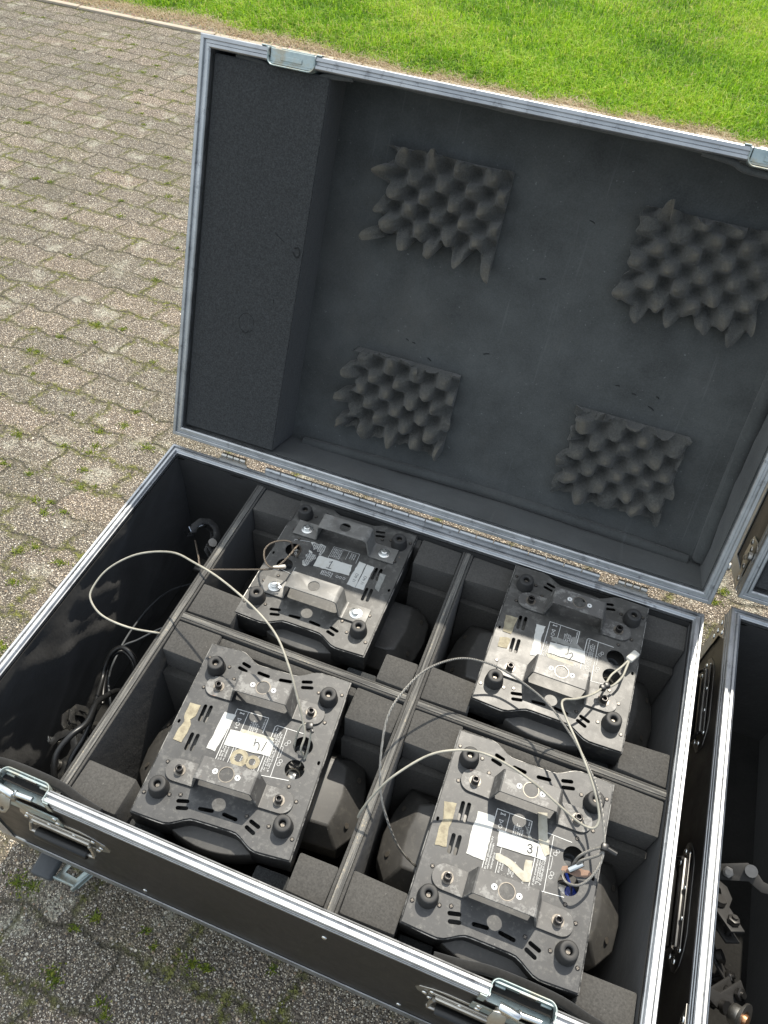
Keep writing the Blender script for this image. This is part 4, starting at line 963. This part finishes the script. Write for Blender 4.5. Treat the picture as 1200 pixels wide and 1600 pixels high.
sticker(f14, 'worn_label', [(-.1245, .0394), (-.1046, .0397), (-.1050, .018), (-.1110, .010), (-.1060, .002), (-.1055, -.015), (-.1077, -.0332), (-.1237, -.0317), (-.1230, -.012), (-.1190, .004), (-.1235, .012)], 'yellowed label')
def disc_sticker(root, x, y, r0, r1, mat):
    o = obj('round_residue', cut_plate([circ(x, y, r1, 24), circ(x - .001, y, r0, 14)], .0003, 0, .0008), M[mat], root, smooth=None); return o
disc_sticker(f14, -.0030, -.0300, .0075, .0155, 'yellowed label'); disc_sticker(f14, .0215, -.0305, .0060, .0120, 'yellowed label')
# fixture 13 (front right bay)
f13 = make_light('stage light base numbered 13 with large blank sticker and blue plug in its hole', (.9546, .2117, -.0101), (.0201, -.0031, .0141), plate='painted steel', blue=True)
printing(f13, 2)
sticker(f13, 'sticker', [(-.0700, .0370), (-.0420, .0385), (-.0397, .0300), (-.0400, .0100), (-.0389, -.0343), (-.0700, -.0337), (-.0715, .010), (-.0690, .022)], 'white sticker', label='large blank white sticker')
st = sticker(f13, 'sticker', [(-.0291, .0205), (.0366, .0210), (.0485, .0187), (.0515, -.0004), (-.0271, -.0052)], 'white sticker', z=.0011, label='white sticker numbered 13 in pen')
digits(st, [[(.0205, .0130), (.0235, .0158), (.0270, .0130), (.0255, .0098), (.0232, .0092)], [(.0240, .0092), (.0275, .0080), (.0280, .0045), (.0245, .0022), (.0210, .0045)], [(.0358, .0165), (.0364, .0085), (.0368, .0010)]],   .00155, .0016, label='number 13, upside down')
sticker(f13, 'masking_tape', [(.0237, .0700), (.0389, .0745), (.0465, .0400), (.0560, .0120), (.0497, .0060), (.0361, .0231), (.030, .045)], 'masking tape', z=.0018, th=.0005)
sticker(f13, 'masking_tape', [(-.0252, -.0169), (-.0208, -.0150), (.0016, -.0185), (.0225, -.0275), (.0219, -.0093), (.0328, -.0075), (.0356, -.0400), (.0253, -.0430), (-.0026, -.0296), (-.0240, -.0257)], 'masking tape')
sticker(f13, 'grey_tape', [(.0050, .045), (.0100, .040), (.0160, .030), (.0190, .022), (.0290, .0215), (.0200, .030), (.0150, .038)], 'grey tape', z=.0006)
sticker(f13, 'worn_label', [(-.1269, .0326), (-.1060, .0365), (-.1050, .010), (-.1075, -.005), (-.1022, -.0355), (-.1209, -.0387), (-.1225, -.010), (-.1200, .005)], 'yellowed label')
simple('bare rust', (.28, .18, .13), .85, 0, 300, .5, .001, .5, 90)
o = sticker(f13, 'rust_patch', [(.078, -.0045), (.090, -.0052), (.103, -.006), (.118, -.002), (.126, .006), (.120, .010), (.108, .008), (.098, .0045), (.086, .005), (.079, .002)], 'bare rust', z=.0001)
bm = BM(); lathe(bm, [(0, -.04), (.009, -.04), (.009, -.024), (.0075, -.022), (0, -.022)], 20, TR(.1020, -.0240, 0)); obj('blue_plug', bm, M['blue connector'], f13)
# fixture in the rear right bay
fu = make_light('stage light base in the rear right bay, half in shade, white tape above its label', (.954, .5937, .0059), (-.0099, -.0054, -.0064), plate='dusty painted steel')
printing(fu, 3)
sticker(fu, 'masking_tape', [(-.0639, .0364), (-.0460, .0377), (-.0480, .010), (-.0413, -.0331), (-.0593, -.0359), (-.0600, -.005)], 'white sticker', label='strip of white tape')
st = sticker(fu, 'sticker', [(-.0298, .0064), (.0367, .0127), (.0412, -.0149), (-.0290, -.0185)], 'white sticker', z=.0011, label='white sticker with a pen line and a hooked mark')
digits(st, [[(.0063, .0100), (.0062, .0020), (.0068, -.0060), (.0030, -.0085)], [(.0095, -.0050), (.0135, -.0015), (.0165, -.0060), (.0145, -.0115), (.0130, -.0158)]], .00155, .0014)
sticker(fu, 'grey_tape', [(-.0289, .0201), (-.0175, .0225), (.0090, .0180), (.0093, .0363), (.0170, .0340), (.0175, .0240), (.0320, .0140), (.0320, .0115), (.0080, .0108), (-.0287, .0104)], 'grey tape', z=.0006)
sticker(fu, 'worn_label', [(-.0335, -.0195), (-.0048, -.0195), (.0207, -.0205), (.0212, -.0350), (.0100, -.0330), (-.0100, -.0300), (-.0250, -.0290)], 'masking tape', z=.0004)
sticker(fu, 'worn_label', [(-.1249, .0336), (-.1010, .0361), (-.1044, -.0053), (-.1207, -.0048)], 'yellowed label'); sticker(fu, 'worn_label', [(-.1225, -.0203), (-.1080, -.0150), (-.1015, -.0163), (-.1035, -.0389), (-.1208, -.0413)], 'yellowed label')
# fixture 1 (rear left bay), turned the other way round
f1 = make_light('stage light base with silver hex bolts and the number 1 on its sticker', (.4657, .6105, -.0201), (.0092, .0233, PI + .004), hexbolts=True, plate='dusty painted steel', bracket='galvanised bracket')
r = random.Random(5); bm = BM()
ribbon(bm, [(-.0175, -.0265), (.0176, -.0602), (.0176, -.0602)], .0001, zp)
ribbon(bm, [(.0176, -.0270), (.0176, -.0602), (-.0400, -.0614), (-.0410, -.0364)], .0007, zp); ribbon(bm, [(-.0173, -.0601), (-.0173, -.0380)], .0006, zp)
for x in (.0140, .0105, .0070, .0035, .0000, -.0035): glyph_lines(bm, x, -.057, -.032, r, .0020, .0006)
for x in (-.0240, -.0285, -.0330): glyph_lines(bm, x, -.057, -.040, r, .0020, .0006)
for x in (.0160, .0125, .0090, .0055, .0020, -.0015, -.0060): glyph_lines(bm, x, .005, .018, r, .0022, .0007)
ribbon(bm, [(.0700, -.0535), (.1020, -.0480), (.1020, -.044)], .0007, zp); ribbon(bm, [(.0950, .035), (.0700, .038), (.070, .020)], .0007, zp)
for x, y in ((-.0184, .0098), (-.0250, .0092), (-.0331, .0090), (.0850, -.014), (.0880, -.022)): ribbon(bm, [(x + .0025 * math.cos(k * PI / 5), y + .0025 * math.sin(k * PI / 5)) for k in range(10)], .0007, zp, True)
obj('printed_marking', bm, M['white print'], f1, smooth=None)
for pts in ([(.0682, -.0533), (.0610, -.0560), (.0500, -.0535), (.0450, -.0570), (.0334, -.0543), (.0320, -.042), (.0345, -.028), (.0400, -.030), (.0395, -.038), (.0450, -.034), (.0480, -.042), (.0540, -.036), (.0590, -.044)],
            [(.0630, -.033), (.0560, -.031), (.0500, -.025), (.0430, -.026), (.0410, -.016), (.0460, -.008), (.0480, .004), (.0540, .010), (.0600, .008), (.0640, -.002), (.0590, -.008), (.0640, -.018), (.0600, -.024)]):
    o = sticker(f1, 'torn_label', pts, 'white sticker', z=.0004)
bm = BM(); r = random.Random(2)
for x in (.036, .040, .044, .048, .052, .056, .060): glyph_lines(bm, x, -.052, -.030, r, .0020, .0009); glyph_lines(bm, x, -.026, .006, r, .0020, .0009)
for v in bm.verts: v.co.z = .0012
obj('label_print', bm, M['ink'], f1, smooth=None)
st = sticker(f1, 'sticker', [(.0375, -.0263), (-.0364, -.0282), (-.0402, -.0010), (.0375, .0030)], 'white sticker', z=.0011, label='white sticker numbered 1 in pen')
digits(st, [[(.0105, -.0180), (.0075, -.0195), (.0052, -.0220)], [(.0052, -.0222), (.0060, -.0120), (.0058, -.0030)], [(.0105, -.0035), (.0060, -.0026), (.0010, -.0035)]], .00155, .0016, label='number 1')
for pts in ([(-.0464, -.0433), (-.0621, -.0420), (-.0620, .0222), (-.0435, .0203)], [(-.0641, -.0418), (-.0805, -.0409), (-.0804, .0218), (-.0628, .0218)]):
    st = sticker(f1, 'sticker', pts, 'white sticker'); x = (pts[0][0] + pts[1][0]) / 2
    digits(st, [[(x + .003, -.012), (x - .003, -.011)], [(x - .003, -.009), (x, -.006), (x + .003, -.009)], [(x + .003, -.003), (x - .002, -.004), (x + .001, .000)], [(x + .003, .004), (x - .003, .005)], [(x + .002, .009), (x - .002, .008)]], .00115, .0009, 'handwriting')
sticker(f1, 'masking_tape', [(-.0972, -.0309), (-.1097, -.0313), (-.1106, .0141), (-.1001, .0087)], 'grey tape', label='strip of beige tape')
# ============================================================ cables
def cable(name, pts, r, mat, label, cat, group=None, sub=6, n=8):
    bm = BM(); o3 = Vector(pts[0]); tube(bm, [Vector(p) - o3 for p in pts], r, n, sub)
    o = obj(name, bm, M[mat], None, (o3.x, o3.y, o3.z + GZ), smooth=60); tag(o, label, cat, group); return o
C1 = [(0.5832, 0.2281, -0.02), (0.5755, 0.2262, 0.012), (0.5749, 0.2441, 0.03), (0.5643, 0.2606, 0.05), (0.5398, 0.2883, 0.085), (0.5128, 0.318, 0.11), (0.4708, 0.3573, 0.12), (0.4128, 0.3887, 0.125), (0.3296, 0.4251, 0.115), (0.2625, 0.4478, 0.1), (0.1991, 0.4651, 0.08), (0.1317, 0.448, 0.06), (0.0884, 0.4092, 0.04), (0.0742, 0.3698, 0.02), (0.0817, 0.3484, 0.01), (0.1155, 0.332, 0.0), (0.1708, 0.3308, -0.005), (0.2230, 0.3440, -0.012), (0.2130, 0.365, -0.05), (0.205, 0.42, -0.12)]
C2 = [(0.1241, 0.6351, -0.12), (0.1855, 0.5582, -0.05), (0.2291, 0.507, -0.008), (0.2741, 0.5162, 0.0), (0.3307, 0.5322, 0.01), (0.3706, 0.5388, 0.025), (0.3837, 0.5557, 0.03), (0.3927, 0.5813, 0.035), (0.395, 0.6093, 0.03), (0.3983, 0.6133, 0.01), (0.3831, 0.6183, -0.03)]
C2b = [(0.3948, 0.5468, 0.03), (0.3706, 0.5388, 0.029), (0.3495, 0.5527, 0.02), (0.3357, 0.5748, 0.02), (0.3397, 0.5936, 0.025), (0.3593, 0.6067, 0.03), (0.3792, 0.6098, 0.03), (0.3818, 0.611, 0.0), (0.3793, 0.6203, -0.03)]
C3 = [(0.8248, 0.1609, -0.11), (0.8128, 0.1572, -0.10), (0.7784, 0.1631, -0.06), (0.7441, 0.1844, 0.0), (0.7227, 0.2131, 0.03), (0.7067, 0.2568, 0.06), (0.6981, 0.3094, 0.08), (0.7091, 0.3586, 0.09), (0.7319, 0.4097, 0.09), (0.7737, 0.4546, 0.08), (0.8172, 0.4749, 0.065), (0.8659, 0.4791, 0.05), (0.9363, 0.4528, 0.05), (0.9895, 0.4034, 0.06), (1.0285, 0.3595, 0.06), (1.0557, 0.3236, 0.05), (1.0707, 0.2879, 0.045), (1.0805, 0.2515, 0.04), (1.081, 0.2229, 0.035), (1.0709, 0.1986, 0.03), (1.0572, 0.1839, 0.025), (1.0415, 0.1845, 0.015), (1.0349, 0.1992, 0.0), (1.0413, 0.2159, -0.02)]
C3b = [(1.049, 0.2221, -0.01), (1.0507, 0.2278, 0.02), (1.065, 0.2389, 0.035), (1.0821, 0.2481, 0.04), (1.0758, 0.235, 0.035), (1.0549, 0.2223, 0.02), (1.0527, 0.2194, -0.01)]
C4 = [(0.7041, 0.1666, -0.012), (0.708, 0.1723, 0.012), (0.7236, 0.1964, 0.05), (0.745, 0.2211, 0.08), (0.7831, 0.2599, 0.1), (0.8231, 0.2828, 0.105), (0.8625, 0.2953, 0.1), (0.9062, 0.2959, 0.09), (0.9525, 0.2898, 0.075), (0.9976, 0.2798, 0.055), (1.0339, 0.2719, 0.04), (1.0539, 0.2709, 0.035), (1.0641, 0.2753, 0.04), (1.0622, 0.2934, 0.05), (1.039, 0.3288, 0.07), (1.0069, 0.3732, 0.08), (0.9783, 0.4134, 0.08), (0.9652, 0.4395, 0.075), (0.9676, 0.4547, 0.07), (0.9872, 0.4695, 0.06), (1.0133, 0.4948, 0.05), (1.0321, 0.5271, 0.035), (1.042, 0.559, 0.03), (1.056, 0.5817, 0.03), (1.0688, 0.6057, 0.03)]
C4b = [(1.0329, 0.5259, 0.033), (1.0488, 0.5396, 0.03), (1.0614, 0.5628, 0.03), (1.0653, 0.5827, 0.03), (1.0688, 0.6057, 0.03)]
def sub(o, name, bm, mat, smooth=40):
    c_ = obj(name, bm, M[mat], o, smooth=smooth); c_.location = (-o.location.x, -o.location.y, -(o.location.z - GZ)); return c_
gs = 'safety cables looped over the stage lights'
k1 = cable('safety_cable', C1, .0020, 'cream cable', 'cream cable looping from the light numbered 14 out over the empty side bay', 'cable', gs)
bm = BM(); tube(bm, [(.5565, .232, -.03), (.556, .250, .0), (.5605, .262, .022), (.572, .266, .03), (.580, .258, .026), (.584, .240, .010), (.583, .226, -.012), (.577, .216, -.03)], .0020, 8, 6); sub(k1, 'loop', bm, 'cream cable', 60)
bm = BM(); box(bm, (-.006, -.006, -.005), (.006, .006, .005), .0015, 2, TR(.576, .262, .032) @ RZ(.4)); box(bm, (-.014, -.0025, -.002), (-.006, .0025, .002), .001, 2, TR(.576, .262, .034) @ RZ(2.4)); sub(k1, 'cable_tie', bm, 'black plastic')
bm = BM(); lathe(bm, [(0, 0), (.0048, 0), (.0048, .020), (0, .020)], 14, TR(.5790, .2190, -.040) @ RY(.25)); sub(k1, 'crimp_sleeve', bm, 'darkened steel')
k2 = cable('safety_cable', C2, .0019, 'dirty rope', 'thin brown wire rope from the silver bolted light across the side divider', 'cable', gs)
bm = BM(); tube(bm, C2b, .0019, 8, 6); sub(k2, 'loop', bm, 'dirty rope', 60)
bm = BM(); lathe(bm, [(0, 0), (.0042, 0), (.0046, .002), (.0046, .020), (.0042, .024), (0, .026)], 14, TR(.372, .541, .026) @ RZ(.55) @ RY(PI / 2)); sub(k2, 'crimp_sleeve', bm, 'white sleeve')
k3 = cable('safety_cable', C3, .0020, 'steel rope', 'grey steel wire rope arching over the centre divider down to the light numbered 13', 'cable', gs)
bm = BM(); tube(bm, C3b, .0023, 8, 6); sub(k3, 'loop', bm, 'steel rope', 60)
bm = BM(); lathe(bm, [(0, 0), (.0052, 0), (.0052, .024), (0, .024)], 14, TR(1.0440, .2110, -.004) @ RZ(.55) @ RX(-.2) @ RY(PI / 2 - .5)); sub(k3, 'crimp_sleeve', bm, 'bright steel')
bm = BM(); lathe(bm, [(0, 0), (.0046, 0), (.0046, .018), (0, .018)], 12, TR(1.083, .247, .042) @ RZ(-.2) @ RY(PI / 2)); box(bm, (1.076, .241, .036), (1.087, .253, .047), .002); sub(k3, 'cable_tie', bm, 'black plastic')
k4 = cable('safety_cable', C4, .0020, 'cream cable', 'cream cable running from the rear right light over the light numbered 13', 'cable', gs)
bm = BM(); tube(bm, C4b, .0022, 8, 6); sub(k4, 'loop', bm, 'cream cable', 60)
bm = BM(); box(bm, (-.006, -.007, -.0045), (.020, .007, .0045), .003, 3, TR(1.0695, .607, .031) @ RZ(1.05)); sub(k4, 'crimp_sleeve', bm, 'white sleeve')
bm = BM()
for dx, dy in ((0, 0), (.006, .007)): box(bm, (-.005, -.005, -.005), (.005, .005, .005), .0015, 2, TR(1.031 + dx, .524 + dy, .036) @ RZ(.5))
sub(k4, 'cable_tie', bm, 'black plastic')
# ---- things lying in the side bay
gb = 'black power cables in the side bay'
B1 = [(0.1923, 0.0509, -0.1), (0.1825, 0.0569, -0.08), (0.1712, 0.0866, -0.06), (0.1776, 0.1223, -0.05), (0.1844, 0.1561, -0.06), (0.1639, 0.2043, -0.09), (0.1568, 0.2348, -0.12), (0.1542, 0.2678, -0.16), (.15, .30, -.25), (.12, .33, -.36)]
B2 = [(0.1857, 0.0627, -0.12), (0.1799, 0.102, -0.1), (0.1776, 0.1401, -0.1), (0.1587, 0.19, -0.12), (0.1355, 0.2269, -0.14), (0.1093, 0.28, -0.16), (0.1039, 0.303, -0.15), (0.1095, 0.3246, -0.13), (0.1257, 0.3377, -0.12), (0.1512, 0.3324, -0.12), (0.1678, 0.3201, -0.14), (.19, .29, -.2), (.2, .2, -.33)]
B3 = [(0.1361, 0.236, -0.17), (0.1187, 0.2665, -0.17), (0.1065, 0.3022, -0.16), (0.1104, 0.3265, -0.14), (0.124, 0.3401, -0.14), (0.143, 0.3349, -0.15), (0.156, 0.3226, -0.16), (.17, .28, -.24), (.12, .2, -.34), (.10, .1, -.38)]
B4 = [(.14, .22, -.3), (0.1317, 0.258, -0.2), (0.106, 0.2961, -0.19), (0.1015, 0.3383, -0.17), (0.080, 0.42, -0.20), (0.055, 0.5208, -0.26), (0.05, 0.60, -0.31), (0.07, 0.662, -0.35)]
B5 = [(.07, .33, -.24), (0.0952, 0.3633, -0.18), (0.1206, 0.3874, -0.17), (0.1545, 0.4136, -0.15), (0.1852, 0.4145, -0.12), (.205, .43, -.13), (.21, .47, -.2)]
cable('power_cable', B1, .0058, 'black plastic', 'thick black cable bending up out of the side bay by the latch', 'power cable', gb)
cable('power_cable', B2, .0052, 'black plastic', 'black cable coiled highest against the side divider', 'power cable', gb)
cable('power_cable', B3, .0046, 'black plastic', 'black cable coiled beneath the highest coil in the side bay', 'power cable', gb)
cable('thin_cable', B4, .0022, 'grey plastic', 'thin grey cable leading back along the floor of the side bay', 'power cable', gb)
cable('thin_cable', B5, .0022, 'grey plastic', 'thin grey cable under the cream loop in the side bay', 'power cable', gb)
def make_clamp(label, loc, rot, body='housing steel', grp=None, s=1., metal='nickel steel'):
    """hook clamp: flat double strap with round eyes, bolt and wing nut"""
    root = thing('hook_clamp', loc, rot); tag(root, label, 'clamp', grp); root.scale = (s, s, s)
    hook = [(-.012, -.045), (.012, -.045), (.014, .0), (.030, .016), (.036, .040), (.026, .062), (.004, .072), (-.020, .066), (-.034, .048), (-.020, .044), (-.010, .054), (.004, .058), (.017, .050), (.021, .036), (.014, .022), (-.002, .014), (-.014, .004)]
    for z in (-.011, .011): obj('strap', cut_plate([hook, circ(0, -.030, .005, 12)], .004, .0008, z), M[body], root)
    bm = BM(); lathe(bm, [(0, -.022), (.0045, -.022), (.0045, .024), (0, .024)], 14, TR(0, -.030, 0)); join(bm, cut_plate([ngon(.0095, 6)], .007, .001), TR(0, -.030, .020)); obj('bolt', bm, M[metal], root)
    bm = BM(); lathe(bm, [(0, -.019), (.0042, -.019), (.0042, .012), (.010, .014), (.010, .022), (0, .022)], 14, TR(-.002, .006, 0)); obj('spacer', bm, M[metal], root)
    bm = BM(); lathe(bm, [(0, 0), (.005, 0), (.005, .045), (0, .045)], 12, TR(-.024, .056, 0) @ RX(0) @ RY(PI / 2)); join(bm, cut_plate([[(-.016, -.006), (-.004, -.004), (.004, -.004), (.016, -.006), (.018, .006), (.004, .005), (-.004, .005), (-.018, .006)]], .003, .0007), TR(-.030, .056, 0) @ RY(PI / 2)); obj('wing_screw', bm, M['bright steel' if metal == 'nickel steel' else 'darkened steel'], root)
    return root
gc = 'hook clamps lying in the cases'
make_clamp('black hook clamp deep in the rear corner of the side bay', (.155, .648, -.145), (.5, .2, 1.1), grp=gc)
make_clamp('hook clamp with bright wing nut in the side bay near the front latch', (.130, .105, -.20), (.3, -.4, .3), grp=gc)
make_clamp('hook clamp half buried under the cable coil of the side bay', (.09, .22, -.30), (.9, .3, 2.), grp=gc)
g2 = 'hook clamps lying in the cases'
for lb, lc, ro in (('topmost hook clamp in the second case, its wing nut pointing right', (1.385, .400, -.200), (.4, .3, -1.2)), ('hook clamp in the second case with a big bright hexagon bolt', (1.332, .300, -.170), (-.5, .2, .4)),
                   ('lowest hook clamp in the second case beside the copper coloured end', (1.345, .165, -.18), (.2, -.5, 2.3)), ('hook clamp in the second case between the hexagon bolt and the cable', (1.340, .232, -.215), (.7, .6, 1.4))):
    make_clamp(lb, lc, ro, grp=g2, s=1.1, metal='darkened steel', body='rubber')
root = thing('lamp_socket', (1.330, .130, -.085), (.6, .9, .3)); tag(root, 'round metal socket with a copper coloured centre in the second case', 'socket')
bm = BM(); lathe(bm, [(.013, 0), (.0155, .004), (.0155, .014), (.024, .018), (.025, .022), (.014, .022), (.012, .006), (.012, 0)], 22); obj('shell', bm, M['nickel steel'], root)
bm = BM(); lathe(bm, [(0, 0), (.0115, 0), (.0115, .012), (.009, .026), (0, .028)], 18); obj('contact', bm, M['brass end'], root)
cable('thin_cable', [(1.42, .33, -.16), (1.43, .27, -.10), (1.41, .21, -.08), (1.425, .15, -.07), (1.43, .08, -.1)], .0024, 'grey plastic', 'thin grey cable hanging down in the second case', 'power cable')
# crumpled dark plastic wrap in the side bay
bm = BM(); g_ = []
for j in range(15):
    row = []
    for i in range(19): row.append(bm.verts.new((.155 + .055 * i / 18, .43 + .11 * j / 14, -.20 + .055 * math.sin(i * .9 + j * .7) * math.cos(j * .8) * .5 + rng.uniform(-.012, .012))))
    g_.append(row)
for j in range(14):
    for i in range(18): bm.faces.new((g_[j][i], g_[j][i + 1], g_[j + 1][i + 1], g_[j + 1][i]))
o = obj('plastic_wrap', bm, M['wrap'], None, (0, 0, GZ), smooth=25); md = o.modifiers.new('thick', 'SOLIDIFY'); md.thickness = .0004
tag(o, 'crumpled shiny dark plastic wrap pressed against the side divider', 'plastic wrap')
